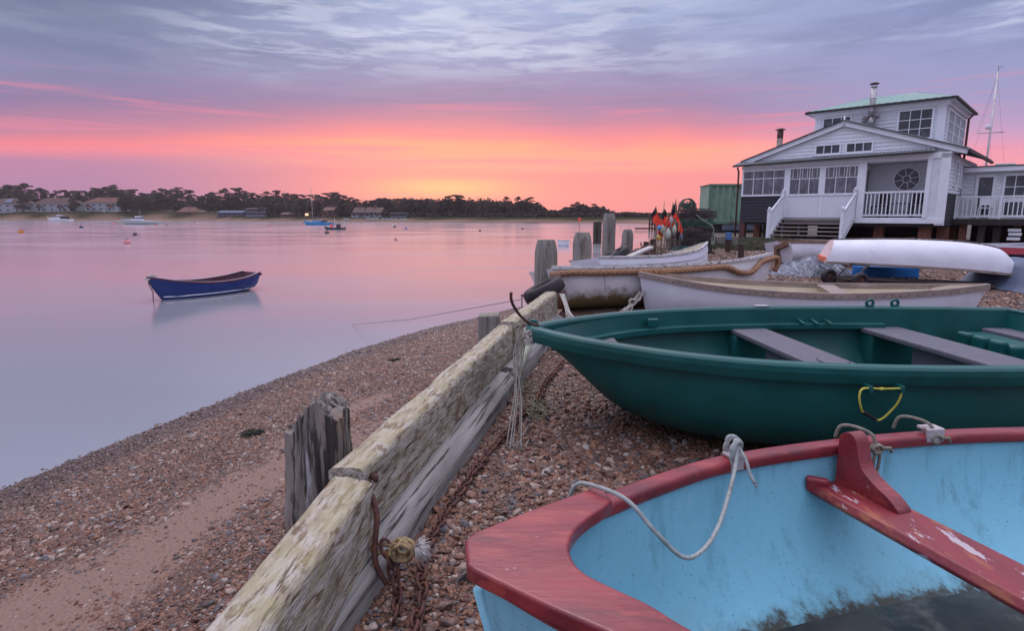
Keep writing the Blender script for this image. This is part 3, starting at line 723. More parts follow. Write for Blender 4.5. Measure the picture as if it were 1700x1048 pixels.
cc = nt.mix(nt.m('MULTIPLY', nt.rng(lz_, .26, .215), .5), src, (.10, .17, .16)); cc = nt.mix(nt.rng(lz_, .232, .205), cc, (.05, .05, .04)); nt.set(b_.inputs['Base Color'], cc)
PLATE = mat('bare_metal_plate', (.42, .38, .38), .5, .25, 40, dirt=[((.24, .09, .08), 30, .55, .65)], metal=.3, bump=.3, bs=120, bd=.001)
rb = thing('rowing_boat', 'light blue rowing boat with chipped red gunwale and red thwart, nearest the camera', 'boat', (-.075, 1.25, .0), 0.)
rh = Hull(3.6, [(0, .015), (.006, .05), (.018, .088), (.047, .175), (.08, .262), (.14, .43), (.214, .60), (.34, .765), (.46, .872), (.567, .915), (.7, .93), (.85, .88), (1, .78)],
          [(0, .725), (.1, .705), (.3, .69), (.6, .68), (1, .70)], [(0, .32), (.04, .22), (.1, .14), (.25, .08), (.6, .05), (1, .10)], rake=.10, srake=.1, e=.82)
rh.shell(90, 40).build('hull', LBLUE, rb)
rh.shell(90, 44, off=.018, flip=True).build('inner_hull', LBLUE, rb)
MB().sweep(rh.loop(0, .004, 90), round_rect(.062, .046, .015, 4, -.006, -.012), sm=True).build('gunwale', REDP, rb)
# breasthook: corner block with a hollow inner edge
out = []
Lp = [rh.pt(t, 1, -.024) for t in [(i / 26) ** 1.2 * .095 for i in range(27)]]
pl = [(p.x, p.y) for p in reversed(Lp)]; Ln = [rh.pt(t, 1, -.024) for t in [(i / 36) ** 1.2 * .24 for i in range(37)]]
pl = pl + [(p.x, -p.y) for p in Ln[1:]]
inn = curve([(.868, -.60, 0), (.66, -.47, 0), (.5, -.35, 0), (.40, -.26, 0), (.345, -.195, 0), (.275, -.135, 0), (.23, -.09, 0), (.21, -.04, 0), (.208, .02, 0), (.23, .085, 0), (.27, .145, 0), (.31, .19, 0), (.345, .235, 0)], 5)
poly = pl + [(p.x, p.y) for p in inn]
MB().prism(poly, .705, .745).build('breasthook', REDP, rb, bevel=.014, seg=3)
MB().tube([rh.pt(0, 0) + Vector((-.012, 0, 0)), rh.pt(0, .5) + Vector((-.012, 0, 0)), rh.pt(0, .9) + Vector((-.01, 0, 0))], .02, 8).build('stem', LBLUE, rb)
# white rubbing strake low on the outside
MB().sweep(rh.line(-1, 60, -.012, -.30, .01), rect(.02, .05)).sweep(rh.line(1, 60, -.012, -.30, .01), rect(.02, .05)).build('boot_stripe', mat('white_boot_paint', (.62, .62, .66), .5, .1, 8), rb)
ca, sa = 1., 0.
def rl(x, y, z=0.):                                   # world -> red boat frame
    dx_, dy_ = x + .075, y - 1.25
    return Vector((dx_ * ca + dy_ * sa, -dx_ * sa + dy_ * ca, z))
# thwart with knee
A = rl(1.13, 1.965); B = rl(1.50, .80)
tdir = (B - A).normalized(); tside = Vector((-tdir.y, tdir.x, 0))
if tside.x < 0: tside = -tside
rows = []
for i in range(41):
    p = A.lerp(B, i / 40); wd = .088
    rows.append([p + tside * (-wd) + Vector((0, 0, .535)), p + tside * (-wd - .008) + Vector((0, 0, .55)), p + tside * (-wd + .006) + Vector((0, 0, .572)), p + tside * (wd - .006) + Vector((0, 0, .572)), p + tside * wd + Vector((0, 0, .56)), p + tside * wd + Vector((0, 0, .535))])
tw = MB().grid(rows, False, True); tw.add(rows[0], [tuple(range(6))]); tw.add(rows[-1], [tuple(reversed(range(6)))])
tw = tw.build('thwart', THWP, rb, bevel=.004)
def knee():
    P = [(0, .125), (.018, .143), (.042, .15), (.066, .134), (.079, .095), (.10, .045), (.15, .012), (.20, -.008), (.235, -.03), (.245, -.045), (.0, -.045)]
    q = curve([(x, 0, z) for x, z in P[:-1]], 4); poly = [(v.x, v.z) for v in q] + [(.0, -.045)]
    o_ = A + tdir * .005 + tside * .035; mb = MB(); n = len(poly); hw_ = .028; vs = []
    for s_ in (-1, 1):
        for x, z in poly: vs.append(o_ + tdir * x + tside * (s_ * hw_) + Vector((0, 0, .617 + z)))
    mb.add(vs, [tuple(range(n)), tuple(reversed(range(n, 2 * n)))] + [(i, n + i, n + (i + 1) % n, (i + 1) % n) for i in range(n)])
    return mb
knee().build('knee', REDP, rb, bevel=.017, seg=4)
MB().box(A + Vector((-.01, -.01, .575)) + tside * -.06, (.07, .03, .045), R(-20)).jitter(.016, 22).build('packing_block', REDP, rb, bevel=.01)
# sludge in the bottom
pw = []
for i in range(40):
    t = .12 + .76 * i / 39; x = t * rh.L; y = rh.half(x, .205, .016)
    pw.append((x, y))
MB().prism(pw + [(x, -y) for x, y in reversed(pw)], .196, .206).build('bilge_water', mat('dirty_bilge_water', (.06, .055, .048), .12, .5, 3, dirt=[((.11, .105, .09), 6, .5, .7), ((.02, .05, .035), 4, .6, .7)], bump=.05, bs=9, bd=.003), rb)
for (wx, wy), nm in (((.735, 1.865), 0), ((1.56, 2.115), 1)):
    c = rl(wx, wy); d = rl(wx + .3, wy + (.11 if nm == 0 else .045)) - c; a = math.atan2(d.y, d.x)
    MB().box(c + Vector((0, -.005, .716)), (.07 if nm else .055, .05, .012), a).box(c + Vector((.0, -.034, .698)), (.07 if nm else .055, .012, .05), a).build('rowlock_plate', PLATE, rb, bevel=.003)
def ropeobj(name, label, pts, r, m=ROPEGREY, cat='rope', extra=None, **kw):
    mb = MB(); rope(mb, pts, r)
    if extra: extra(mb)
    return mb.build(name, m, label=label, cat=cat, **kw)
BRAID = mat('flecked_braid_rope', (.29, .31, .30), .85, .2, 80, dirt=[((.05, .07, .10), 70, .60, .64), ((.16, .16, .14), 12, .5, .7, None, .8)], bump=.4, bs=350, bd=.002)
mb = MB()
lp = curve([(.16, 1.62, .66), (.185, 1.585, .742), (.245, 1.52, .762), (.31, 1.47, .748), (.375, 1.44, .68), (.455, 1.45, .60), (.53, 1.52, .575), (.60, 1.60, .60), (.665, 1.70, .655), (.715, 1.79, .705), (.735, 1.835, .755)], 10)
mb.tube(lp, .0062, 10)
kn = []
for i in range(90):
    a = i / 90 * 2 * math.pi * 4
    kn.append((.737 + .022 * math.cos(a) + .004 * math.sin(3.3 * a), 1.862 + .028 * math.sin(a * .5) + .012 * math.cos(a), .735 + .036 * math.sin(a) + .004 * math.cos(2.1 * a)))
mb.tube(curve(kn, 2), .0072, 8)
mb.tube(curve([(.742, 1.85, .75), (.755, 1.81, .72), (.762, 1.785, .68), (.78, 1.77, .645)], 6), .0058, 8)
mb.build('mooring_line', BRAID, label='grey flecked rope looping down inside the light blue boat from a gunwale knot', cat='rope')
def loopknot(cx, cy, z, label, hang):
    m_ = MB(); m_.tube(curve([(cx - .05, cy + .05, z - .03), (cx - .045, cy + .03, z + .02), (cx - .01, cy, z + .028), (cx + .03, cy - .035, z + .012), (cx + .04, cy - .05, z - .03)], 6), .0062, 8)
    k2 = [(cx + .045 + .018 * math.cos(i * .5), cy - .05 + .008 * math.sin(i * .8), z - .035 + .014 * math.sin(i * .5)) for i in range(34)]
    m_.tube(curve(k2, 2), .0055, 7)
    if hang:
        m_.tube(curve([(cx + .04, cy - .05, z - .04), (cx + .04, cy - .045, z - .10), (cx + .05, cy - .04, z - .165), (cx + .062, cy - .04, z - .10), (cx + .055, cy - .05, z - .04)], 6), .0058, 8)
    m_.tube([(cx + .06, cy - .055, z - .03), (cx + .085, cy - .06, z - .028), (cx + .09, cy - .06, z - .045)], .0058, 7)
    return m_.build('lashing', mat('dark_old_rope', (.20, .185, .15), .9, .3, 60, bump=.4, bs=300, bd=.002), label=label, cat='rope')
loopknot(1.245, 2.035, .72, 'knotted loop of old rope hanging inside the red gunwale beside the knee', True)
loopknot(1.52, 2.13, .72, 'short bight of old rope round the gunwale at the right-hand rowlock plate', False)
# ---- chain and ropes on the shingle
def chain(pts, r, ln, name, label):
    P = curve(pts, 20); L = [0]
    for a, b in zip(P, P[1:]): L.append(L[-1] + (b - a).length)
    mb = MB(); d = 0; k = 0; j = 0; rnd = random.Random(5)
    while d < L[-1] - ln:
        while L[j + 1] < d: j += 1
        p = P[j].lerp(P[j + 1], (d - L[j]) / max(1e-9, L[j + 1] - L[j])); t = (P[min(j + 2, len(P) - 1)] - P[j]).normalized()
        sd = t.cross(Vector((0, 0, 1))).normalized(); up = sd.cross(t); a = (R(30) if k % 2 else R(-55)) + rnd.uniform(-.35, .35)
        u = sd * math.cos(a) + up * math.sin(a)
        ring = []
        for i in range(18):
            q = 2 * math.pi * i / 18; ring.append(p + t * (math.cos(q) * ln * .5 + .18 * ln * (1 if math.cos(q) > 0 else -1) * abs(math.cos(q)) ** .3) + u * math.sin(q) * ln * .36)
        mb.tube(ring, r, 7, True); d += ln * .86; k += 1
    return mb.build(name, RUST, label=label, cat='chain')
cp = [(-.46, 1.75), (-.44, 2.05), (-.47, 2.35), (-.42, 2.75), (-.33, 3.1), (-.25, 3.45), (-.13, 3.85), (-.02, 4.2), (.12, 4.6), (.2, 5.0), (.33, 5.5), (.45, 5.9)]
chain([(x + .09, y, gz(x + .09, y) + .035 + .02 * math.sin(y * 9)) for x, y in cp], .0075, .062, 'mooring_chain', 'long rusty chain lying on the shingle along the foot of the sea wall')
RWT = mat('frayed_white_rope', (.50, .48, .46), .95, .25, 60, dirt=[((.2, .12, .07), 20, .6, .7)])
m_ = MB(); q0 = Vector((-.455, 2.16, .20))
for i in range(5):
    a = i * 1.25; m_.tube([q0 + Vector((.05 * math.cos(a + k * .7) * (1 - .1 * i) + .02, .028 * math.sin(k * .7), .034 * math.sin(a + k * .7) - .01)) for k in range(11)], .0085, 7)
rnd = random.Random(2)
m_.tube(curve([q0, q0 + Vector((-.09, .03, .0)), q0 + Vector((-.10, .02, -.03)), q0 + Vector((0, .0, -.02))], 6), .009, 8)
m_.build('knotted_rope', mat('dirty_brown_rope', (.22, .15, .085), .95, .4, 50, dirt=[((.30, .25, .12), 30, .5, .6), ((.30, .09, .03), 12, .62, .7)], bump=.5, bs=200, bd=.003), label='thick knot of brown and yellow rope hitched at the joint of the sea wall', cat='rope')
m_ = MB(); tip = q0 + Vector((.07, .0, .0))
for i in range(150):
    d = Vector((rnd.uniform(.35, 1), rnd.gauss(0, .5), rnd.gauss(-.1, .5))).normalized(); ln = rnd.uniform(.035, .075)
    m_.tube([tip, tip + d * ln * .5, tip + d * ln + Vector((0, 0, -.016 + rnd.gauss(0, .006)))], [.0022, .0022, .001], 4)
m_.build('frayed_rope_end', RWT, label='frayed white rope end like a brush beside the brown knot on the wall', cat='rope')
chain([(-.50, 2.17, .19), (-.475, 2.15, .12), (-.455, 2.12, .06), (-.44, 2.06, .03), (-.43, 1.9, .03)], .007, .055, 'short_chain', 'short rusty chain hanging from the knotted rope down to the shingle')
# rusty hooked bar and ropes at the green bow
MB().tube(curve([(-.005, 3.62, 1.03), (-.005, 3.63, .985), (.015, 3.66, .93), (.06, 3.75, .855), (.12, 3.9, .785), (.185, 4.05, .742)], 6), .0095, 8).build('iron_bar', RUST, label='bent rusty iron bar leaning out over the bow of the green dinghy', cat='bar')
m_ = MB(); rnd = random.Random(11)
bx, by = .125, 4.14
for i in range(26):
    a = i * .9; m_.tube(curve([(bx + .035 * math.cos(a + k) + rnd.gauss(0, .006), by - .02 + .05 * math.sin(a + k), .665 + .04 * math.cos(a * .7 + k * .8) - .01 * (i % 4)) for k in range(4)], 4), .0055, 6)
m_.build('rope_knot', ROPEGREY, label='bunch of pale rope turns knotted round the bow eye of the green dinghy', cat='rope')
m_ = MB()
for i in range(7):
    ex = bx - .04 - rnd.uniform(0, .13); ey = by - .25 - rnd.uniform(0, .35)
    m_.tube(curve([(bx - .02, by, .66), (bx - .05 - .01 * i, by - .06, .5 + .01 * i), ((bx + ex) / 2 - .03, (by + ey) / 2, .28), (ex, ey, gz(ex, ey) + .03), (ex + .05, ey + .15, gz(ex, ey) + .025)], 7), .0048, 6)
m_.build('hanging_ropes', mat('old_grey_rope', (.24, .22, .19), .95, .4, 60, bump=.4, bs=300, bd=.002), label='thin pale ropes hanging from the bow of the green dinghy down to the shingle', cat='rope')
m_ = MB()
for i in range(14):
    pts = []; cx, cy = .17 + rnd.uniform(-.08, .1), 4.55 + rnd.uniform(-.45, .5)
    for k in range(9):
        a = k * .9 + i; r_ = .06 + .05 * math.sin(i + k); x = cx + r_ * math.cos(a); y = cy + 1.6 * r_ * math.sin(a); pts.append((x, y, gz(x, y) + .025 + .03 * abs(math.sin(k * 1.3 + i))))
    m_.tube(curve(pts, 5), .0045, 5)
m_.build('tangled_line', mat('old_green_line', (.17, .16, .11), .95, .4, 40), label='tangle of thin old green-grey line lying on the shingle under the green bow', cat='rope')
MB().tube([(.03, 4.95, .13), (.10, 5.25, .24), (.17, 5.55, .33)], .05, 14).build('mooring_pole', mat('pale_green_pole', (.30, .32, .24), .6, .25, 9, dirt=[((.1, .1, .08), 6, .6, .7)]), label='short pale green pole end lying against the lower baulk', cat='pole')
m_ = MB()
for i in range(5): m_.tube(curve([(.64 + i * .014, 7.85, .46), (.68 + i * .018, 7.6, .34 - .02 * i), (.70 + .025 * i, 7.42, .2), (.73 + .02 * i, 7.4, .08)], 5), .008, 6)
for i in range(9): m_.tube([(.72 + .05 * math.cos(k * .8 + i), 7.42 + .08 * math.sin(k * .8), .13 + .03 * math.sin(i + k)) for k in range(7)], .008, 6)
m_.build('mooring_line', ROPEGREY, label='pale rope bunch hanging from the rope-fendered boat behind the far baulk', cat='rope')
a_ = gp(585, 540, WL); MB().tube([a_ + Vector((0, 0, .01)), a_.lerp(Vector((.12, 7.4, .45)), .5) + Vector((0, 0, -.06)), (.12, 7.4, .45)], .004, 5).build('mooring_line', DARKIRON, label='thin line stretched from the water up to the iron stake on the beach', cat='rope')
MB().tube([(.125, 7.4, -.4), (.125, 7.4, .50)], .008, 6).sphere((.125, 7.4, .50), .016, 8).build('iron_stake', DARKIRON, label='thin iron stake with a round head beside the far baulk', cat='stake')

for px, py, lab, s in ((420, 712, 'dark clump of seaweed on the shingle between the stump and the water', .10), (655, 590, 'small dark scrap of seaweed on the shingle just beyond the middle baulk', .07)):
    c = gp(px, py, -.75); c.z = gz(c.x, c.y); rnd = random.Random(px); m_ = MB()
    for i in range(60):
        a = rnd.uniform(0, 6.28); d = s * rnd.random(); q = c + Vector((d * math.cos(a), d * math.sin(a), .02)); m_.tube([q, q + Vector((rnd.gauss(0, s * .4), rnd.gauss(0, s * .4), rnd.uniform(0, .03))), q + Vector((rnd.gauss(0, s * .6), rnd.gauss(0, s * .6), 0))], [.008, .006, .002], 4)
    m_.build('seaweed', mat('dark_seaweed', (.018, .024, .012), .5, .3, 20), label=lab, cat='seaweed')
# ---------------------------------------------------------------- boats drawn up behind the green one
WHULL = mat('white_hull_paint', (.60, .61, .68), .5, .08, 3, dirt=[((.42, .40, .40), 3, .52, .8, (1, 1, 2.5), .5), ((.30, .27, .24), 30, .7, .78, (1, 1, 1), .5)], bump=.12, bs=20, bd=.003)
WGUN = mat('grey_bare_gunwale', (.25, .20, .175), .75, .25, 6, (.4, 2, 2), dirt=[((.13, .10, .085), 26, .56, .66, (.15, 1.5, 1.5), .8), ((.36, .32, .30), 10, .55, .7, (.3, 1.5, 1.5), .6)], bump=.4, bs=30, bd=.003)
CREAM = mat('cream_inside_paint', (.60, .54, .40), .5, .1, 3, dirt=[((.3, .2, .1), 3, .62, .8)])
NAIL = mat('nail_heads', (.03, .025, .025), .6, .1, 5)
wh = Hull(4.35, [(0, .02), (.05, .14), (.15, .34), (.35, .58), (.55, .64), (.75, .52), (.92, .26), (1, .10)], [(0, .62), (.15, .56), (.45, .50), (.75, .54), (1, .66)], [(0, .12), (.1, .04), (.5, .0), (1, .04)], rake=.22, srake=.12, e=.7)
wd = thing('white_dinghy', 'long white dinghy with bare grey wooden gunwale lying just behind the green dinghy', 'boat', (6.05, 7.50, .0), R(162.3))
wh.shell(70, 36).build('hull', WHULL, wd)
wh.shell(70, 36, off=.02, flip=True, transom=True).build('inner_hull', CREAM, wd)
MB().sweep(wh.loop(0, 0, 70), rect(.05, .075, 0, -.02)).build('gunwale', WGUN, wd, bevel=.006)
m_ = MB()
for i in range(3, 42):
    for sg in (1, -1):
        p = wh.pt(i / 44, sg); m_.box(p + Vector((0, sg * .027, -.02 - .015 * (i % 2))), (.012, .006, .012))
m_.build('nail_row', NAIL, wd)['kind'] = 'stuff'
MB().prism([(.04, -.03), (.04, .03), (.55, .27), (.55, -.27)], .50, .53).build('foredeck', mat('pink_plywood', (.34, .25, .22), .7, .2, 8, dirt=[((.2, .13, .1), 20, .6, .7)]), wd)
wh.thwart(1.75, .22, .50, .03, .03).build('thwart', WGUN, wd)
# boat with the plaited rope fender
STAIN = mat('stained_white_hull', (.60, .59, .60), .55, .1, 3, dirt=[((.50, .42, .36), 2.5, .5, .75, (1, 1, 2), .5)], bump=.15, bs=20, bd=.003)
nt = NT(STAIN.node_tree); b_ = STAIN.node_tree.nodes['Principled BSDF']; src = b_.inputs['Base Color'].links[0].from_socket
co_ = nt.node('ShaderNodeTexCoord').outputs['Object']; zz = nt.sep(co_)
nz_ = nt.noise(co_, 5, 6, .7)
lo_ = nt.m('ADD', zz[2], nt.m('MULTIPLY', nt.m('SUBTRACT', nz_, .5), -.5))
cc = nt.mix(nt.rng(lo_, .30, .16), src, (.19, .15, .07)); 
xx_ = nt.m('SUBTRACT', nt.m('ADD', zz[0], nt.m('MULTIPLY', nz_, .5)), nt.m('MULTIPLY', zz[2], .45))
cc = nt.mix(nt.m('MULTIPLY', nt.rng(xx_, 4.22, 4.42), nt.rng(zz[2], .50, .40)), cc, (.16, .06, .045)); nt.set(b_.inputs['Base Color'], cc)
fh = Hull(4.38, [(0, .02), (.06, .16), (.2, .42), (.45, .62), (.7, .64), (.88, .58), (1, .46)], [(0, .80), (.2, .68), (.5, .60), (.8, .60), (1, .63)], [(0, .2), (.1, .08), (.4, .0), (1, .03)], rake=.25, srake=.22, e=.75)
fd = thing('rope_fendered_boat', 'stained white boat with a thick plaited rope along its side, stern against the tyre', 'boat', (4.62, 10.35, .03), rot=(R(10), 0, R(-161.5)))
fh.shell(70, 36).build('hull', STAIN, fd)
fh.shell(70, 36, off=.03, flip=True).build('inner_hull', CREAM, fd)
MB().sweep(fh.loop(0, 0.01, 70), rect(.06, .05)).build('gunwale', mat('old_white_gunwale', (.45, .44, .45), .7, .25, 8, dirt=[((.14, .11, .09), 14, .52, .66)], bump=.4, bs=40, bd=.003), fd, bevel=.006)
MB().box((3.62, .64, .38), (.006, .004, .26)).build('seam', NAIL, fd)
m_ = MB(); ps = []
for i in range(15):
    x = 4.42 - i * .30; t = max(0, x / 4.38)
    sag = .07 + (.17 * math.exp(-((x - .95) / .3) ** 2)) + (.03 if x > 4.2 else 0)
    p = fh.pt(min(1, t), 1); ps.append(Vector((x, p.y + .045, p.z - sag)))
ps += [Vector((-.05, .07, .72)), Vector((-.10, .02, .62)), Vector((-.06, -.02, .5))]
rope(m_, ps, .046, 8, 4, .30, 7)
m_.build('rope_fender', ROPETAN, fd)
# clinker dinghy
CLK = mat('white_clinker_paint', (.62, .63, .70), .5, .08, 3, dirt=[((.4, .38, .36), 5, .55, .8, (1, 1, 2), .5)], bump=.1, bs=20, bd=.002)
ch_ = Hull(3.6, [(0, .02), (.06, .15), (.2, .38), (.45, .60), (.7, .64), (.88, .56), (1, .44)], [(0, .74), (.2, .56), (.5, .46), (.8, .46), (1, .50)], [(0, .15), (.1, .05), (.4, .0), (1, .03)], rake=.1, srake=.1, e=.8)
cd = thing('clinker_dinghy', 'white clinker-built dinghy whose overlapping planks show, farthest of the three white boats by the wall', 'boat', (4.5, 13.5, .14), rot=(R(9), 0, R(-148)))
ch_.shell(50, 0, strakes=7, step=.022).build('hull', CLK, cd)
ch_.shell(50, 24, off=.03, flip=True).build('inner_hull', CREAM, cd)
MB().sweep(ch_.loop(0, 0.01, 50), rect(.05, .045)).build('gunwale', MATS['old_white_gunwale'], cd, bevel=.005)
ch_.thwart(2.0, .2, .38, .03, .03).build('thwart', WGUN, cd)
# mooring chain and rope bunch in front of the rope-fendered boat
m_ = MB(); rnd = random.Random(4); a = gp(1070, 482, .40); b = gp(1028, 522, .12)
for i in range(9): m_.tube(curve([a.lerp(b, k / 6) + Vector((rnd.gauss(0, .03), rnd.gauss(0, .03), rnd.gauss(0, .02) - .03 * math.sin(k / 6 * 3.1))) for k in range(7)], 5), .0075, 6)
for i in range(6): m_.tube([a.lerp(b, .5) + Vector((.045 * math.cos(k * .9), .03 * math.sin(k * .9 + i), .045 * math.sin(k * .9))) for k in range(8)], .009, 6)
m_.build('hitched_rope', ROPEGREY, label='pale rope bunched in a hitch between the two nearest white boats', cat='rope')
# tyres
RUB = mat('tyre_rubber', (.022, .018, .022), .65, .3, 12, dirt=[((.09, .07, .065), 9, .55, .75)], bump=.3, bs=40, bd=.004)
def tyre(c, r, w, tilt, label, az_=0.):
    prof = []; k = 14
    for i in range(k):
        a = 2 * math.pi * i / k; prof.append((r - w * .42 + w * .42 * (abs(math.cos(a)) ** .6) * math.copysign(1, math.cos(a)), w * .5 * (abs(math.sin(a)) ** .6) * math.copysign(1, math.sin(a))))
    m = Matrix.Rotation(az_, 3, 'Z') @ Matrix.Rotation(tilt, 3, 'Y'); n = 40; P = []
    for j in range(n):
        b = 2 * math.pi * j / n
        P.append([Vector(c) + m @ Vector((p[0] * math.cos(b) * (1 + (.012 if j % 2 and p[0] > r * .9 else 0)), p[0] * math.sin(b) * (1 + (.012 if j % 2 and p[0] > r * .9 else 0)), p[1])) for p in prof])
    P.append(P[0]); return MB().grid(P, True, True, True).build('tyre', RUB, label=label, cat='tyre', group='old tyres used as fenders')
c_ = at(903, 482, 8.15); tyre(c_, .30, .19, R(-27), 'old tyre wedged between the far baulk and the rope-fendered boat')
c_ = at(973, 452, 11.3); tyre(c_, .36, .17, R(-8), 'old tyre lying flat in front of the stern of the clinker dinghy')
c_ = at(1004, 431, 13.6); tyre(c_, .34, .17, R(-24), 'old tyre leaning on the foot of the tallest mooring post')
c_ = at(1022, 424, 14.6); tyre(c_, .36, .18, R(-30), 'old tyre heaped behind the tallest mooring post, farthest tyre')
# clutter at the bank
DKPOST = mat('dark_brown_timber', (.055, .03, .026), .8, .3, 6, (1, 1, .3), dirt=[((.10, .075, .06), 8, .55, .7)], bump=.4, bs=20, bd=.006)
def sq(px0, px1, ytop, Y, label, mt=DKPOST, zb=None, name='timber_post', cat='post', **kw):
    a = at(px0, ytop, Y); b = at(px1, ytop, Y); w = b.x - a.x; cx = (a.x + b.x) / 2; zb = gz(cx, Y) - .3 if zb is None else zb
    return MB().b2(cx - w / 2, cx + w / 2, Y - w / 2, Y + w / 2, zb, a.z).jitter(.012, 4, px0).build(name, mt, label=label, cat=cat, bevel=.012, **kw)
sq(1080, 1088.5, 397, 16.6, 'dark brown square post just left of the flag buoys')
sq(1069, 1077, 401, 17.3, 'shorter dark brown post farther left of the flag buoys')
sq(1227, 1235, 404, 16.6, 'dark brown square post standing alone on the shingle below the boathouse corner')
a_ = at(1209.5, 389, 18.5); t = thing('painted_post', 'post with a blue painted top beside the lobster pots', 'post', (a_.x, 18.5, gz(a_.x, 18.5)))
MB().b2(-.065, .065, -.065, .065, -.3, a_.z - t.location.z - .1).build('post', DKPOST, t); MB().b2(-.075, .075, -.075, .075, a_.z - t.location.z - .16, a_.z - t.location.z + .06).build('painted_top', mat('blue_cap_paint', (.06, .16, .36), .6, .2, 8), t)
for i, (px, yt, Y) in enumerate(((1218, 393, 20), (1197, 392, 20.5), (1191, 394, 21))):
    sq(px, px + 6, yt, Y, ['low grey fence stake between the blue-capped post and the lone post', 'low grey fence stake just left of the blue-capped post', 'low grey fence stake nearest the lobster pots'][i], POSTWOOD, name='fence_stake', cat='stake')
for i, (px0, px1, yt, Y) in enumerate(((1043, 1052, 425, 15.6), (1056, 1064, 427, 15.2))):
    post(px0, px1, yt, Y, .0, ['low broken grey stump left of the dark brown posts', 'low broken grey stump nearest the dark brown posts'][i], .0, .05)['group'] = 'broken stumps at the bank'
m_ = MB(); rnd = random.Random(8)
for i in range(40):
    c = Vector((rnd.uniform(3.1, 4.1), rnd.uniform(15.2, 16.4), 0)); c.z = gz(c.x, c.y) + rnd.uniform(.0, .42)
    m_.tube(curve([c + Vector((.16 * math.cos(k * .9 + i), .16 * math.sin(k * .9 + i), rnd.gauss(0, .05))) for k in range(7)], 3), .011, 5)
m_.build('rope_heap', mat('brown_rope_heap', (.15, .095, .07), .95, .5, 10), label='untidy heap of brown rope at the bank left of the flag buoys', cat='rope heap')
MB().bar((2.55, 13.9, .45), (3.5, 15.0, .70), .16, .06).build('driftwood_plank', mat('pale_plank', (.42, .40, .39), .75, .2, 8), label='pale plank lying beside the heap of rope behind the clinker dinghy', cat='plank', bevel=.01)
MB().box((4.75, 17.2, .45), (1.5, .5, .06)).box((4.75, 17.2, .36), (1.4, .08, .14)).build('low_platform', WGUN, label='low grey board platform under the flag buoys', cat='platform')
# lobster pots
POTF = mat('pot_frame', (.07, .05, .048), .8, .4, 10, dirt=[((.10, .045, .03), 9, .58, .7)])
NETG = mat('pot_netting_green', (.07, .14, .115), .9, .4, 14, dirt=[((.10, .13, .10), 20, .6, .7)])
NETK = mat('pot_netting_dark', (.07, .065, .07), .9, .4, 14)
def pot(w, d, h, arch, seed, net):
    rnd = random.Random(seed); t = thing('lobster_pot', 'x', 'lobster pot'); f = MB(); r = .011
    xs = (-w / 2, w / 2); ys = (-d / 2, d / 2)
    f.tube([(-w / 2, -d / 2, .01), (w / 2, -d / 2, .01), (w / 2, d / 2, .01), (-w / 2, d / 2, .01)], r * 1.4, 6, True)
    if arch:
        for x in (-w / 2, 0, w / 2): f.tube([(x, -d / 2 * math.cos(a), h * math.sin(a)) for a in [math.pi * i / 12 for i in range(13)]], r, 6)
        f.tube([(-w / 2, 0, h), (w / 2, 0, h)], r, 6)
        for y, z in ((-d * .38, h * .64), (d * .38, h * .64)): f.tube([(-w / 2, y, z), (w / 2, y, z)], r, 6)
    else:
        f.tube([(-w / 2, -d / 2, h), (w / 2, -d / 2, h), (w / 2, d / 2, h), (-w / 2, d / 2, h)], r, 6, True)
        for x in xs + (0.,):
            for y in ys: f.tube([(x, y, 0), (x, y, h)], r, 6)
        f.tube([(0, -d / 2, h), (0, d / 2, h)], r, 6)
    f.build('pot_frame', POTF, t)
    m = MB(); st = .055
    def line(p, q):
        p = Vector(p); q = Vector(q); m.tube([p, p.lerp(q, .5) + Vector((rnd.gauss(0, .008), rnd.gauss(0, .008), rnd.gauss(0, .01))), q], .0045, 3, sm=False)
    if arch:
        n = int(w / st)
        for i in range(n):
            x = -w / 2 + w * (i + .5) / n; m.tube([(x + .02 * math.sin(a * 5), -d / 2 * math.cos(a), h * math.sin(a)) for a in [math.pi * k / 10 for k in range(11)]], .0045, 3, sm=False)
        for k in range(1, 10):
            a = math.pi * k / 10; line((-w / 2, -d / 2 * math.cos(a), h * math.sin(a)), (w / 2, -d / 2 * math.cos(a), h * math.sin(a)))
        for x in xs:
            for k in range(8): line((x, -d / 2 + d * k / 8, 0), (x, -d / 2 + d * (k + .5) / 8, h * math.sin(math.acos(max(-1, min(1, 2 * (k + .5) / 8 - 1))))))
    else:
        for y in ys:
            n = int((w + h) / st)
            for i in range(n):
                s = -w / 2 - h + (w + h) * (i + .5) / n
                for dr in (1, -1):
                    x0 = s; x1 = s + h; z0 = 0; z1 = h
                    if x0 < -w / 2: z0 = (-w / 2 - x0); x0 = -w / 2
                    if x1 > w / 2: z1 = h - (x1 - w / 2); x1 = w / 2
                    line((dr * x0, y, z0), (dr * x1, y, z1))
        for x in xs:
            n = int(d / st)
            for i in range(n): line((x, -d / 2 + d * i / n, 0), (x, -d / 2 + d * (i + .7) / n, h)); line((x, -d / 2 + d * (i + .7) / n, 0), (x, -d / 2 + d * i / n, h))
        n = int(w / st)
        for i in range(n): line((-w / 2 + w * i / n, -d / 2, h), (-w / 2 + w * (i + .6) / n, d / 2, h)); line((-w / 2 + w * (i + .6) / n, -d / 2, h), (-w / 2 + w * i / n, d / 2, h))
    for k in range(2): m.tube([(w * (.22 if k else -.22) + .1 * math.cos(a), -d / 2 + .05, h * .45 + .1 * math.sin(a)) for a in [2 * math.pi * i / 14 for i in range(14)]], .009, 5, True)
    for i in range(75):                              # loose line and bait bands left inside
        c = Vector((rnd.uniform(-w * .4, w * .4), rnd.uniform(-d * .35, d * .35), rnd.uniform(.03, h * .6))); m.tube([c + Vector((rnd.gauss(0, .07), rnd.gauss(0, .07), rnd.gauss(0, .04))) for _ in range(5)], .006, 3, sm=False)
    m.build('netting', net, t)
    return t
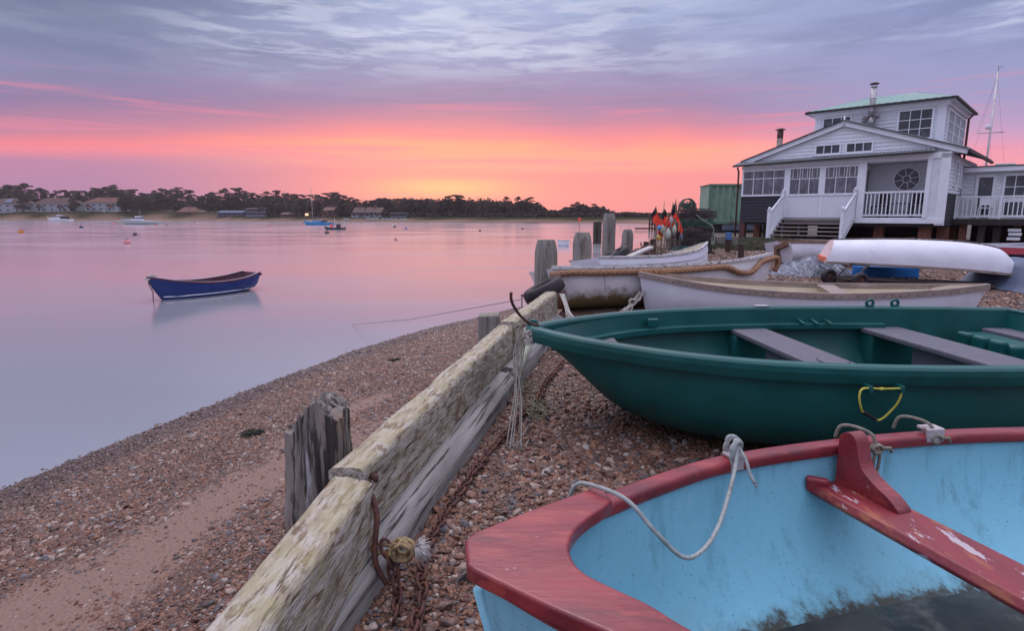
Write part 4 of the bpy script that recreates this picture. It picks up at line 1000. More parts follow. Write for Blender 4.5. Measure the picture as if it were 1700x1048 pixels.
PG = 'stack of lobster pots on the shingle'
pots = {'long': pot(1.02, .62, .34, False, 1, NETK), 'mid': pot(.5, .6, .28, False, 2, NETG), 'arch': pot(.44, .46, .34, True, 3, NETG), 'half': pot(.5, .6, .21, False, 4, NETK)}
used = set()
def lay(kind, x, y, z, rz, label):
    o = pots[kind] if kind not in used else copy_tree(pots[kind])
    used.add(kind); o.location = (x, y, z); o.rotation_euler = (0, 0, R(rz)); o['label'] = label; o['group'] = PG
B = gz(5.5, 18) - .24; px_ = 5.42
lay('long', px_, 18.0, B + .30, 2, 'long dark lobster pot at the bottom front of the stack')
lay('long', px_ + .04, 18.0, B + .65, -2, 'long dark lobster pot second from the bottom of the stack, with a round eye')
lay('long', px_ + .02, 18.7, B + .30, 3, 'long lobster pot at the bottom back of the stack')
lay('long', px_ + .02, 18.7, B + .65, -1, 'long lobster pot second from the bottom at the back of the stack')
lay('mid', px_ - .26, 18.02, B + 1.0, 3, 'green netted lobster pot at the left of the third layer')
lay('mid', px_ + .30, 18.05, B + 1.0, -4, 'green netted lobster pot at the right of the third layer')
lay('mid', px_ + .02, 18.68, B + 1.0, 3, 'green netted lobster pot at the back of the third layer')
lay('half', px_ - .22, 18.05, B + 1.29, -3, 'flat dark lobster pot under the arched one')
lay('arch', px_ - .17, 18.05, B + 1.52, 84, 'arched lobster pot standing on top of the stack')
lay('half', px_ + .34, 18.05, B + 1.29, 6, 'flat dark lobster pot at the top right of the stack')
lay('mid', px_ + .34, 18.7, B + 1.29, 6, 'green lobster pot at the top right back of the stack')
MB().b2(px_ - .58, px_ + .62, 17.68, 18.97, B + .22, B + .295).build('pallet', DKPOST, label='dark timber pallet carrying the stack of lobster pots', cat='pallet')
m_ = MB(); m_.tube(curve([(px_ + .0, 17.68, B + 1.38), (px_ + .25, 17.66, B + 1.2), (px_ + .46, 17.66, B + 1.08), (px_ + .53, 17.66, B + .95), (px_ + .53, 17.68, B + .8), (px_ + .54, 17.7, B + .72)], 6), .013, 6)
for i in range(5): m_.tube([(px_ + .53 + .05 * math.cos(k), 17.68, B + .62 + .11 * math.sin(k + i)) for k in range(6)], .011, 6)
m_.build('pot_rope', mat('pale_green_rope', (.26, .32, .27), .9, .3, 30), label='pale green rope draped down the right-hand side of the lobster pots', cat='rope')
m_ = MB(); rnd = random.Random(3)
for i in range(26):
    c = Vector((px_ - .35 + rnd.gauss(0, .2), 17.35 + rnd.gauss(0, .12), B + .12 + rnd.random() * .12)); m_.tube(curve([c + Vector((.09 * math.cos(k + i), .09 * math.sin(k + i), .2 + rnd.gauss(0, .03))) for k in range(6)], 3), .008, 4)
m_.build('net_heap', mat('teal_net_line', (.06, .14, .14), .9, .4, 20), label='small heap of teal net line in front of the pallet', cat='net')
# flag buoys
FRED = mat('faded_orange_flag', (.80, .07, .035), .8, .2, 12); FBLK = mat('black_flag', (.02, .016, .022), .8, .3, 12); POLE = mat('bamboo_pole', (.25, .19, .13), .7, .3, 10)
def flagmesh(z0, z1, w, seed, sgn=1, k_=.8):
    """limp pennant: wide below, caught at the top of the pole, hanging in folds"""
    P = []; n = 9
    for i in range(n + 1):
        t = i / n; z = z1 + (z0 - z1) * t; row = []; ww = w * k_ * (.12 + .88 * min(1, t * 1.35)) * (1 - .35 * max(0, t - .8) / .2)
        for j in range(7):
            s = j / 6; row.append(Vector((sgn * (s - .28) * ww, .05 * math.sin(s * 9 + seed + t * 2) * t, z - .10 * s * t + .03 * math.sin(seed + s * 5))))
        P.append(row)
    m = MB().grid(P, True); Q = [[p + Vector((0, .004, 0)) for p in r] for r in P]; return m.grid(Q, True, flip=True)
FL = [(1089, 343, -2, ((0, .22, .26, 'k'), (.13, .50, .34, 'r')), ('ball', .062, (.07, .26, .52), .80), 'marker buoy with a black flag over an orange one, farthest left of the flags'),
      (1103, 334, 2, ((.22, .52, .30, 'k'), (.45, .64, .36, 'r')), ('long', .065, (.42, .46, .36), .75), 'marker buoy on a red-tipped pole, black flag above orange, second from the left'),
      (1117, 336, 1, ((.05, .34, .20, 'k'), (.34, .66, .32, 'r')), ('long', .058, (.45, .44, .46), .98), 'marker buoy with a narrow black flag above a broad orange one, grey float below'),
      (1122.5, 330, -1, ((.06, .38, .20, 'k'), (.32, .55, .20, 'r')), ('long', .062, (.36, .38, .28), .74), 'tallest marker buoy of the flags, nearest the lobster pots'),
      (1095, 366, 3, ((.0, .26, .18, 'k'), (.18, .42, .22, 'r')), ('ball', .072, (.50, .32, .07), .50), 'short marker buoy with a small orange flag above a yellow float on a white stick'),
      (1128, 368, -3, ((.0, .3, .2, 'r'), (.2, .45, .15, 'k')), ('long', .06, (.10, .10, .14), .5), 'short marker buoy with a faded red flag against the lobster pots'),
      (1109, 352, 4, ((.1, .3, .2, 'r'),), ('long', .075, (.40, .42, .36), .62), 'marker buoy with a bare grey pole in the middle of the flags')]
for i, (px, yt, ln, fl, fo, lab) in enumerate(FL):
    Y = 17.2 + .16 * (i % 3); tp = at(px, yt, Y); g0 = gz(tp.x, Y); t = thing('flag_buoy', lab, 'marker buoy', (tp.x, Y, g0), group='flag buoys gathered beside the lobster pots'); H = tp.z - g0; lx = R(ln) * H
    MB().tube([(-lx, 0, .02), (-lx * .4, 0, H * .6), (0, 0, H)], [.02, .016, .01], 8).build('pole', POLE if i != 4 else mat('white_stick', (.55, .54, .5), .7, .1, 9), t)
    for k, (a, b, w_, c) in enumerate(fl): flagmesh(H - b, H - a, w_, i * 1.7 + k, -1 if (i + k) % 3 == 0 else 1).build('flag', FRED if c == 'r' else FBLK, t)
    kind, r_, colr, fz = fo; fm = mat('float_%d_paint' % i, colr, .55, .2, 12, dirt=[((.15, .13, .1), 9, .6, .75)])
    sc_ = (1, 1, 1.1) if kind == 'ball' else (1, 1, 1.9); ox = [.07, -.02, -.04, -.05, .0, .02, .05][i]
    MB().sphere((ox - lx * .5, -.1, fz), r_, 16, sc_).tube([(ox - lx * .5, -.1, fz - r_ * sc_[2] * 1.2), (ox - lx * .5, -.1, fz + r_ * sc_[2] * 1.2)], .02, 8).build('float', fm, t)
# upturned boat on its trolley
UP = mat('upturned_white_paint', (.62, .62, .68), .5, .08, 3, dirt=[((.42, .38, .36), 2.4, .6, .75, (1, 1, 1), .6), ((.24, .17, .11), 9, .68, .74, (1, 1, 1), .7), ((.25, .3, .42), 14, .72, .78, (.3, 1, 1), .5)], bump=.12, bs=20, bd=.003)
uh = Hull(3.45, [(0, .02), (.05, .24), (.15, .44), (.4, .62), (.7, .64), (.9, .56), (1, .50)], [(0, .62), (.3, .53), (.7, .49), (1, .49)], [(0, .26), (.08, .12), (.3, .02), (.6, 0), (1, .05)], rake=.3, srake=.16, e=.72)
ud = thing('upturned_boat', 'white boat lying keel up on a two-wheeled trolley, with a patched pink and orange stern', 'boat', (9.7, 11.2, .98), rot=(math.pi, R(-1.1), R(161)))
uh.shell(70, 36).build('hull', UP, ud)
MB().sweep(uh.loop(0, -.01, 60), rect(.04, .05)).build('gunwale', WGUN, ud, bevel=.005)
tp_ = [uh.pt(1, u) for u in [-1 + 2 * i / 30 for i in range(31)]]
MB().add([p + Vector((.012, 0, 0)) for p in tp_] + [p + Vector((-.006, 0, 0)) for p in tp_], [tuple(range(31)), tuple(reversed(range(31, 62)))] + [(i, 31 + i, 31 + (i + 1) % 31, (i + 1) % 31) for i in range(31)]).build('transom', mat('pink_white_transom', (.62, .50, .50), .6, .1, 6, dirt=[((.22, .13, .09), 4, .58, .66), ((.55, .15, .08), 3, .62, .7)]), ud)
MB().b2(3.425, 3.475, -.40, .40, .37, .49).build('transom_board', mat('orange_board', (.60, .16, .09), .6, .2, 8), ud, bevel=.02)
MB().tube([uh.pt(t, 0) + Vector((0, 0, -.012)) for t in [i / 40 for i in range(41)]], .018, 6).build('keel_band', mat('dark_keel_band', (.07, .06, .06), .6, .3, 20, dirt=[((.4, .36, .33), 5, .55, .65)]), ud)
tl = thing('boat_trolley', 'rusty two-wheeled launching trolley under the upturned white boat', 'trolley', (6.45, 11.2, gz(6.45, 11.2)))
gzt = tl.location.z
for wx, wy in ((.05, -.18), (-.12, .60)):
    wr = .155; c = Vector((wx, wy, wr))
    m = Matrix.Rotation(R(90), 3, 'X'); mz = Matrix.Rotation(R(8), 3, 'Z')
    o_ = MB().lathe([(.075, -.05), (.12, -.055), (.15, -.04), (.158, 0), (.15, .04), (.12, .055), (.075, .05), (.07, 0), (.075, -.05)][:8], c, 28, True, mz @ m).build('wheel', RUB, tl)
    MB().lathe([(.0, -.052), (.03, -.055), (.035, -.03), (.075, -.03), (.078, .03), (.035, .03), (.03, .055), (.0, .052)], c, 20, False, mz @ m).build('rim', RUST, o_)
fr_ = MB().tube([(.05, -.24, .155), (-.12, .66, .155)], .015, 8)
fr_.tube(curve([(.0, -.05, .16), (.1, -.02, .25), (.22, 0, .36), (.3, 0, .42)], 5), .016, 8).tube(curve([(-.08, .4, .16), (.0, .4, .25), (.1, .4, .36), (.18, .4, .42)], 5), .016, 8)
fr_.bar((.0, 0, .17), (2.9, .0, .06), .05, .04).bar((-.05, .45, .17), (2.9, .2, .06), .05, .04).bar((1.3, -.15, .12), (2.5, -.25, .06), .12, .05).bar((.3, 0, .42), (.18, .4, .42), .03)
fr_.build('trolley_frame', DARKIRON, tl)
# second boat on edge, behind the upturned one, and a third behind that
ah = Hull(4.0, [(0, .02), (.08, .2), (.3, .5), (.6, .62), (.9, .5), (1, .42)], [(0, .6), (.3, .5), (.7, .46), (1, .5)], [(0, .15), (.1, .05), (.4, 0), (1, .05)], rake=.25, srake=.1, e=.7)
for nm, lab, loc, rz, m in (('white_boat', 'white boat with a broken brown stern lying just behind the upturned boat', (10.9, 14.9, .25), 178, UP), ('white_boat', 'white round-bottomed boat at the foot of the boathouse steps', (11.2, 16.6, .26), 181, WHULL)):
    d_ = thing(nm, lab, 'boat', loc, rot=(R(14 if loc[1] < 16 else 7), 0, R(rz)))
    ah.shell(50, 28).build('hull', m, d_); ah.shell(50, 28, off=.03, flip=True).build('inner_hull', CREAM, d_)
    MB().sweep(ah.loop(0, 0, 50), rect(.05, .05)).build('gunwale', mat('brown_gunwale', (.16, .09, .06), .7, .3, 9), d_)
    if loc[1] < 16: MB().b2(3.96, 4.07, -.44, -.3, .2, .56).b2(3.96, 4.06, -.3, .3, .44, .56).jitter(.02, 12).build('broken_board', MATS['brown_gunwale'], d_)
tb = thing('striped_boat', 'boat hull painted red above navy at the right edge, behind the upturned boat', 'boat', (14.9, 14.6, .3), R(180))
ah.shell(50, 28).build('hull', mat('navy_hull', (.03, .035, .075), .5, .2, 6), tb)
MB().sweep(ah.line(1, 40, -.01, -.10), rect(.02, .16)).sweep(ah.line(-1, 40, -.01, -.10), rect(.02, .16)).build('red_band', mat('red_band_paint', (.42, .06, .08), .6, .2, 6), tb)
MB().sweep(ah.loop(0, .0, 40), rect(.05, .05)).build('gunwale', WHULL, tb)
# net pile, blue bundle, covered inflatable
rnd = random.Random(9); P = []
for i in range(25):
    row = []
    for j in range(49):
        a = 2 * math.pi * j / 48; r_ = i / 24; x = .95 * r_ * math.cos(a); y = .55 * r_ * math.sin(a)
        row.append(Vector((x, y, .34 * (1 - r_ ** 2.2) * (1 + .45 * noise.noise((x * 3, y * 3, 2))) + .05 * noise.noise((x * 9, y * 9, 5)) + .0)))
    P.append(row)
nm_ = MB().grid(P, True)
for i in range(420):
    a = rnd.uniform(0, 6.28); r_ = rnd.random() ** .6; x = .95 * r_ * math.cos(a); y = .55 * r_ * math.sin(a); z = .34 * (1 - r_ ** 2.2) * (1 + .45 * noise.noise((x * 3, y * 3, 2)))
    q = [Vector((x, y, z))]
    d = Vector((rnd.gauss(0, 1), rnd.gauss(0, 1), 0)).normalized() * .05
    for k in range(5):
        d = (d + Vector((rnd.gauss(0, .03), rnd.gauss(0, .03), 0))); p = q[-1] + d; rr = min(1, math.hypot(p.x / .95, p.y / .55)); p.z = .34 * (1 - rr ** 2.2) * (1 + .45 * noise.noise((p.x * 3, p.y * 3, 2))) + rnd.uniform(.0, .035); q.append(p)
    nm_.tube(q, .004, 3, sm=False)
nm_.xf(Matrix.Translation((6.75, 13.3, gz(6.75, 13.3))))
nm_.build('fishing_net', mat('pale_fishing_net', (.36, .37, .43), .9, .2, 30, dirt=[((.14, .2, .22), 6, .5, .65), ((.5, .5, .55), 30, .55, .65)], bump=1, bs=70, bd=.02), label='heap of pale fishing net on the shingle left of the trolley', cat='net')
MB().box((8.05, 12.75, gz(8, 12.7) + .13), (1.2, .5, .26), R(3)).jitter(.03, 3, 2).build('blue_float_board', mat('scuffed_blue_plastic', (.015, .17, .50), .5, .2, 5, (.4, 1, 1), dirt=[((.35, .45, .5), 9, .62, .72, (.3, 1, 1), .7), ((.03, .05, .1), 5, .6, .7)]), label='bright blue scuffed plastic box lying under the upturned boat', cat='box', bevel=.04)
TARP = mat('blue_grey_tarpaulin', (.10, .125, .19), .62, .15, 4, dirt=[((.08, .09, .13), 4, .55, .7)], bump=.25, bs=12, bd=.01)
it = thing('covered_inflatable', 'grey inflatable boat under a crumpled blue-grey cover at the right edge', 'inflatable boat', (10.0, 10.9, gz(10.0, 10.9)))
MB().tube(curve([(1.9, .30, .27), (.9, -.3, .26), (.0, -.4, .24), (-.45, -.1, .23), (-.5, .3, .23), (0, .7, .24), (.9, .95, .26), (2, 1.2, .27)], 8), .22, 18).build('tube', mat('grey_inflatable_tube', (.15, .15, .18), .5, .1, 6), it)
P = []
for i in range(46):
    row = []
    for j in range(34):
        u = i / 45; v = j / 33; x = -.95 + 3.1 * u; y = -.70 + 2.0 * v
        h = .50 * (sstep(u, 0, .13)) * (1 - .95 * abs(v * 2 - 1) ** 7) + .02
        h *= 1 + .16 * noise.noise((x * 2.2, y * 2.2, 1))
        fd_ = .035 * abs(noise.noise((x * 3 + y * 1.5, y * 5 - x * 2, 3))) + .035 * math.sin(x * 9 + y * 5 + 2 * noise.noise((x * 2, y * 2, 8))) * sstep(h, .02, .3)
        zz_ = h + fd_
        if x > .9 and v < .2: zz_ = max(zz_, .36)
        row.append(Vector((x, y - .05 * math.sin(x * 7), zz_)))
    P.append(row)
MB().grid(P, True, flip=True).build('cover', TARP, it)
# blue rowing boat afloat
NAVY = mat('blue_clinker_paint', (.006, .022, .12), .38, .15, 5, dirt=[((.3, .3, .4), 14, .74, .79, (.5, 1, 1), .6)])
bo = Hull(4.1, [(0, .02), (.06, .18), (.2, .44), (.45, .66), (.7, .68), (.9, .58), (1, .46)], [(0, .74), (.2, .56), (.5, .43), (.8, .47), (1, .60)], [(0, -.05), (.2, -.18), (.5, -.2), (.8, -.1), (1, .02)], rake=.42, srake=.15, e=.8)
b0 = at(244, 456, 18.6); b1 = at(422, 458, 22.0)
bb = thing('blue_rowing_boat', 'blue clinker rowing boat with a white waterline moored on the still water', 'boat', (b0.x, b0.y, WL + .02), math.atan2(b1.y - b0.y, b1.x - b0.x))
bo.L = math.hypot(b1.y - b0.y, b1.x - b0.x) - .1
bo.shell(50, 0, strakes=7, step=.02).build('hull', NAVY, bb)
bo.shell(50, 26, off=.03, flip=True).build('inner_hull', mat('maroon_inside', (.08, .03, .045), .6, .3, 5), bb)
MB().sweep(bo.loop(0, .005, 50), rect(.05, .05)).build('gunwale', mat('dark_maroon_gunwale', (.09, .022, .035), .5, .3, 6), bb)
MB().sweep(bo.loop(.028, .034, 50), rect(.018, .012)).build('capping', WHULL, bb)
wl_ = []
for i in range(46):
    t = .035 + .93 * i / 45; best = None
    for k in range(101):
        p = bo.pt(t, k / 100)
        if p.z > .075: best = p; break
    if best: wl_.append(best + Vector((0, .008, 0)))
MB().sweep(wl_, rect(.02, .032)).sweep([Vector((p.x, -p.y, p.z)) for p in wl_], rect(.02, .032)).build('waterline_stripe', WHULL, bb)
bo.thwart(1.6, .22, .32, .03, .03).build('thwart', MATS['maroon_inside'], bb); bo.thwart(2.7, .22, .32, .03, .03).build('thwart', MATS['maroon_inside'], bb)
MB().box((.12, 0, .69), (.36, .12, .06)).tube(curve([(.02, 0, .70), (.1, .03, .8), (.2, 0, .78), (.3, -.02, .70)], 5), .03, 6).build('stem_head', ROPEGREY, bb)
MB().b2(bo.L - .02, bo.L + .05, -.5, .5, .50, .58).build('transom_rim', mat('dark_maroon_gunwale', (0, 0, 0)), bb)
MB().tube([(.0, 0, .58), (.12, -.02, .25), (.10, -.02, .0), (.12, -.03, -.3)], .016, 6).build('mooring_chain', RUST, bb)
# ---------------------------------------------------------------- white boathouse on stilts (local: x along the front, y inward, z up)
CLAP = mat('white_weatherboard', (.66, .69, .74), .6, .08, 3, dirt=[((.36, .36, .36), 6, .50, .78, (.3, 1, 2), .6), ((.3, .26, .22), 2.5, .60, .8, (1, 1, .3), .4)], bump=.1, bs=20, bd=.003)
TRIM = mat('white_trim_paint', (.72, .74, .80), .5, .06, 4, dirt=[((.36, .36, .36), 8, .62, .8, (1, 1, 1), .4)])
TARRED = mat('black_tarred_board', (.028, .028, .038), .6, .25, 4, dirt=[((.07, .06, .055), 5, .58, .8, (.3, 1, 2), .6)], bump=.15, bs=20, bd=.003)
GLASS = mat('dark_window_glass', (.045, .05, .065), .07, .3, 1.2, dirt=[((.13, .13, .16), 1.6, .5, .7)], spec=.45, rvar=.02)
GLASSL = mat('pale_window_glass', (.06, .06, .085), .08, .4, 1.1, dirt=[((.16, .15, .18), 2.2, .48, .62, (2.5, 1, 1), .9), ((.04, .04, .05), 2.5, .55, .7, (1.4, 1, 1), .9)], spec=.9, rvar=.02)
GREENR = mat('green_corrugated_roof', (.14, .26, .23), .5, .12, 3, dirt=[((.10, .16, .12), 3, .55, .7)], spec=.4)
FELT = mat('dark_roof_edge', (.045, .04, .042), .7, .2, 5)
BROWNM = mat('brown_painted_metal', (.10, .045, .04), .6, .25, 8)
STEEL = mat('flue_steel', (.42, .41, .42), .38, .2, 6, dirt=[((.20, .10, .06), 5, .55, .68, (1, 1, 1), .7)], metal=.7)
BRICK = mat('stilt_brick', (.20, .085, .06), .85, .3, 12, dirt=[((.32, .28, .25), 18, .6, .7)], bump=.4, bs=30, bd=.006)
COREWALL = mat('core_wall_paint', (.58, .60, .66), .7, .1, 2)  # pale grey paint of the wall cores behind the boarding
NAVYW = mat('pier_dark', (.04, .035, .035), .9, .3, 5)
HO = Vector((9.93, 26.0, 0)); HR = R(-43.95)
house = thing('boathouse', 'white weatherboarded wooden house on stilts with a square upper storey, verandah and steps', 'house', (9.93, 26.0, 0), HR)
house.location.z = .45; HZ = -.45
def clap(mb, fr, x0, x1, z0, z1, p=.15, out=.03, clipf=None):
    """boards on a wall: fr(x, z, o) gives the point, o = distance out of the wall"""
    z = z0
    while z < z1 - .01:
        zt = min(z + p, z1); a0, a1, b0, b1 = x0, x1, x0, x1
        if clipf:
            a0, a1 = clipf(z); b0, b1 = clipf(zt)
            if a1 - a0 < .02: z = zt; continue
            if b1 - b0 < .01: b0 = b1 = (b0 + b1) / 2; b1 += .001
        mb.add([fr(a0, z, 0), fr(a1, z, 0), fr(a1, z, out), fr(a0, z, out), fr(b0, zt, 0), fr(b1, zt, 0), fr(b1, zt, .003), fr(b0, zt, .003)],
               [(0, 1, 2, 3), (3, 2, 6, 7), (0, 3, 7, 4), (1, 5, 6, 2), (4, 7, 6, 5), (0, 4, 5, 1)])
        z = zt
def front(y): return lambda x, z, o: Vector((x, y - o, z + HZ))
def side(x): return lambda y, z, o: Vector((x + o, y, z + HZ))
def window(par, fr, x0, x1, z0, z1, nx, nz, glass=GLASS, fw=.05, bw=.025, name='window', rows=None, out=.06):
    """frame with its bars, and the pane as a sub-part"""
    f = MB()
    def bx(a0, a1, b0, b1, o0, o1): f.hexa([fr(a0, b0, o0), fr(a1, b0, o0), fr(a1, b0, o1), fr(a0, b0, o1), fr(a0, b1, o0), fr(a1, b1, o0), fr(a1, b1, o1), fr(a0, b1, o1)])
    bx(x0, x1, z0, z0 + fw, .0, out + .012); bx(x0, x1, z1 - fw, z1, 0, out); bx(x0, x0 + fw, z0 + fw, z1 - fw, 0, out - .002); bx(x1 - fw, x1, z0 + fw, z1 - fw, 0, out - .002)
    ww = (x1 - x0 - 2 * fw) / nx
    zs = rows or [i / nz for i in range(1, nz)]
    for i in range(1, nx): bx(x0 + fw + ww * i - bw / 2, x0 + fw + ww * i + bw / 2, z0 + fw, z1 - fw, .012, out - .004)
    for q in zs: zc = z0 + fw + (z1 - z0 - 2 * fw) * q; bx(x0 + fw, x1 - fw, zc - bw / 2, zc + bw / 2, .012, out - .006)
    o = f.build(name, TRIM, par)
    g = MB(); a, b, c, d = x0 + fw * .5, x1 - fw * .5, z0 + fw * .5, z1 - fw * .5
    g.hexa([fr(a, c, .001), fr(b, c, .001), fr(b, c, .034), fr(a, c, .034), fr(a, d, .001), fr(b, d, .001), fr(b, d, .034), fr(a, d, .034)]).build('pane', glass, o)
    return o
def hb2(x0, x1, y0, y1, z0, z1, mb=None): return (mb or MB()).b2(x0, x1, y0, y1, z0 + HZ, z1 + HZ)
# floor, core walls
hb2(.02, 7.14, 1.32, 6.6, 1.2, 3.55).build('inner_wall', COREWALL, house)
hb2(.02, 4.46, .02, 1.32, 1.2, 3.55).build('verandah_wall', COREWALL, house)
hb2(4.44, 7.16, .0, 1.4, 1.22, 1.40).build('porch_floor', TRIM, house, bevel=.01)
hb2(4.40, 7.2, -.06, .0, 1.20, 1.36).build('porch_fascia', TRIM, house)
m_ = MB(); clap(m_, front(0), -.06, 1.78, 1.2, 2.28, .135); clap(m_, side(7.16), .0, 6.6, 1.12, 2.25, .135)
fl_ = lambda y, z, o: Vector((-.0 - o, y, z + HZ)); clap(m_, fl_, .0, 6.6, 1.2, 2.28, .135); m_.build('tarred_boarding', TARRED, house)
m_ = MB(); clap(m_, side(7.16), .0, 6.6, 2.27, 3.62, .135); clap(m_, front(1.30), 4.5, 7.14, 1.4, 3.5, .15, .012); clap(m_, fl_, .0, 6.6, 2.3, 3.55, .135)
clap(m_, lambda y, z, o: Vector((4.47 + o, y, z + HZ)), .02, 1.3, 1.4, 3.5, .15, .012); m_.build('weatherboarding', CLAP, house)
# gable
def gx(z): k = (4.90 - z) / (4.90 - 3.62); return (3.68 - 3.75 * k, 3.68 + 3.75 * k)
m_ = MB(); clap(m_, front(.32), 0, 0, 3.62, 4.9, .135, .03, lambda z: gx(z)); m_.add([Vector((-.06, .34, 3.62 + HZ)), Vector((7.42, .34, 3.62 + HZ)), Vector((3.68, .34, 4.9 + HZ))], [(0, 1, 2)]).build('gable_boarding', CLAP, house)
for sg, x1 in ((-1, -.28), (1, 7.62)):                # verge boards and main roof slopes
    a = Vector((3.68, .18, 4.97 + HZ)); b = Vector((x1, .18, 3.66 + HZ - .01))
    MB().bar(a, b, .05, .19, up=(0, 0, 1)).build('verge_board', TRIM, house)
    a2 = a + Vector((0, .0, .12)); b2 = b + Vector((0, 0, .12)); v = MB(); n = 60; P = []
    for i in range(n + 1):
        y = .08 + 6.7 * i / n; dz_ = .018 * (i % 2); P.append([a2 + Vector((0, y - .18, dz_)), b2 + Vector((0, y - .18, dz_))])
    v.grid(P, False, flip=sg > 0); v.grid([[p - Vector((0, 0, .05)) for p in r] for r in P], False, flip=sg < 0)
    v.build('main_roof', GREENR if False else mat('grey_green_roof_sheet', (.15, .18, .19), .55, .2, 4), house)
MB().bar((7.66, .05, 3.66 + HZ), (7.66, 6.7, 3.66 + HZ), .08, .09).bar((-.30, .3, 3.64 + HZ), (-.30, 6.6, 3.64 + HZ), .08, .08).build('eaves_gutter', FELT, house)
MB().tube([(3.68, .16, 4.9 + HZ), (3.68, .16, 5.1 + HZ), (3.68, .16, 5.25 + HZ)], [.05, .04, .006], 8).build('finial', TRIM, house)
# corrugated canopy over the verandah front
P = []
for i in range(220):
    x = -.36 + 7.08 * i / 219; w_ = .02 * math.sin(i * math.pi / 2 + .4); zo = .11 * (i / 219)
    P.append([Vector((x, -.34, 3.59 + zo + w_ + HZ)), Vector((x, .33, 3.76 + zo * .6 + w_ + HZ))])
m_ = MB().grid(P, False); m_.grid([[p - Vector((0, 0, .02)) for p in r] for r in P], False, flip=True); m_.build('corrugated_canopy', mat('canopy_sheet', (.17, .19, .20), .5, .2, 6), house)
MB().bar((-.36, -.36, 3.545 + HZ), (6.75, -.36, 3.66 + HZ), .06, .07).build('front_gutter', FELT, house)
MB().hexa([Vector((x, y, z + HZ)) for x, y, z in ((-.1, -.03, 3.40), (7.2, -.03, 3.46), (7.2, .03, 3.46), (-.1, .03, 3.40), (-.1, -.03, 3.53), (7.2, -.03, 3.66), (7.2, .03, 3.66), (-.1, .03, 3.53))]).build('front_beam', TRIM, house)
hb2(4.5, 7.1, .03, 1.3, 3.42, 3.46).build('porch_ceiling', CLAP, house)
MB().tube([(-.22, -.2, 3.5 + HZ), (-.2, -.1, 3.3 + HZ), (-.2, -.08, .45 + HZ)], .04, 8).build('downpipe', BROWNM, house)
# verandah windows and white door panels
window(house, front(.0), -.05, 1.77, 2.28, 3.38, 4, 2, GLASSL, .07, rows=[.68]); 
fh_ = window(house, lambda y, z, o: Vector((-.02 - o, y, z + HZ)), .1, 1.3, 2.28, 3.38, 3, 2, GLASSL, .07, rows=[.68])
hb2(1.77, 1.86, -.05, .02, 1.4, 3.40).build('front_post', TRIM, house)
for a, b in ((1.86, 3.10), (3.18, 4.44)):
    hb2(a, b - .02, -.035, .01, 1.4, 2.27).build('white_panel', mat('plain_white_panel', (.66, .67, .73), .5, .04, 2), house, bevel=.004)
    o = window(house, front(.0), a, b, 2.26, 3.40, 3, 2, GLASSL, .075, rows=[.60]); f_ = MB()
    for k in range(6): xx = a + .075 + (b - a - .15) * (k + .5) / 6; f_.b2(xx - .01, xx + .01, -.052, -.03, 2.97 + HZ, 3.33 + HZ)
    f_.build('glazing_bars', TRIM, o)
hb2(3.09, 3.19, -.05, .02, 1.4, 3.40).build('front_post', TRIM, house)
hb2(4.43, 4.66, -.08, .06, 1.2, 3.47).build('front_post', TRIM, house, bevel=.008)
hb2(6.54, 6.68, -.07, .07, 1.38, 3.5).build('porch_post', TRIM, house, bevel=.008)
hb2(6.92, 7.2, -.03, .05, 1.14, 3.62).build('corner_board', TRIM, house); hb2(7.14, 7.19, .05, .14, 1.14, 3.62).build('corner_board', TRIM, house)
hb2(6.68, 6.92, -.0, .04, 1.4, 3.44).build('side_panel', CLAP, house)
rl_ = MB(); rl_.b2(4.66, 6.54, -.04, .04, 2.29 + HZ, 2.36 + HZ).b2(4.66, 6.54, -.03, .03, 1.46 + HZ, 1.52 + HZ); rl_.build('porch_rail', TRIM, house, bevel=.006)
for k in range(14): MB().b2(4.75 + k * .13 - .018, 4.75 + k * .13 + .018, -.018, .018, 1.52 + HZ, 2.29 + HZ).build('baluster', TRIM, house)
# round window
m_ = MB(); n = 40; c = (5.71, 1.29, 2.84 + HZ)
def ring(mb, r0, r1, y0, y1, sx=1.0):
    vs = []; 
    for i in range(n):
        a = 2 * math.pi * i / n; cc_, ss_ = math.cos(a), math.sin(a)
        for r, y in ((r0, y0), (r1, y0), (r1, y1), (r0, y1)): vs.append((c[0] + r * cc_ * sx, c[1] + y, c[2] + r * ss_))
    mb.add(vs, [(i * 4 + k, i * 4 + (k + 1) % 4, ((i + 1) % n) * 4 + (k + 1) % 4, ((i + 1) % n) * 4 + k) for i in range(n) for k in range(4)])
ring(m_, .40, .455, -.05, .0); ring(m_, .115, .145, -.04, -.012)
for k in range(8): a = math.pi * k / 4 + .2; m_.bar((c[0] + .14 * math.cos(a), c[1] - .03, c[2] + .14 * math.sin(a)), (c[0] + .41 * math.cos(a), c[1] - .03, c[2] + .41 * math.sin(a)), .022, .026, up=(0, 1, 0))
o = m_.build('round_window', TRIM, house); MB().add([(c[0] + .41 * math.cos(2 * math.pi * i / n), c[1] - .025, c[2] + .41 * math.sin(2 * math.pi * i / n)) for i in range(n)] + [(c[0] + .41 * math.cos(2 * math.pi * i / n), c[1] - .01, c[2] + .41 * math.sin(2 * math.pi * i / n)) for i in range(n)], [tuple(range(n)), tuple(reversed(range(n, 2 * n)))] + [(i, n + i, n + (i + 1) % n, (i + 1) % n) for i in range(n)]).build('pane', GLASS, o)
dr = lambda y, z, o: Vector((4.49 + o, y, z + HZ)); window(house, dr, .35, 1.05, 1.42, 3.3, 1, 2, GLASS, .09, name='porch_door')
window(house, side(7.18), 1.15, 1.55, 2.5, 3.42, 1, 2, GLASSL, .05); window(house, side(7.18), 2.45, 2.85, 2.5, 3.42, 1, 2, GLASSL, .05)
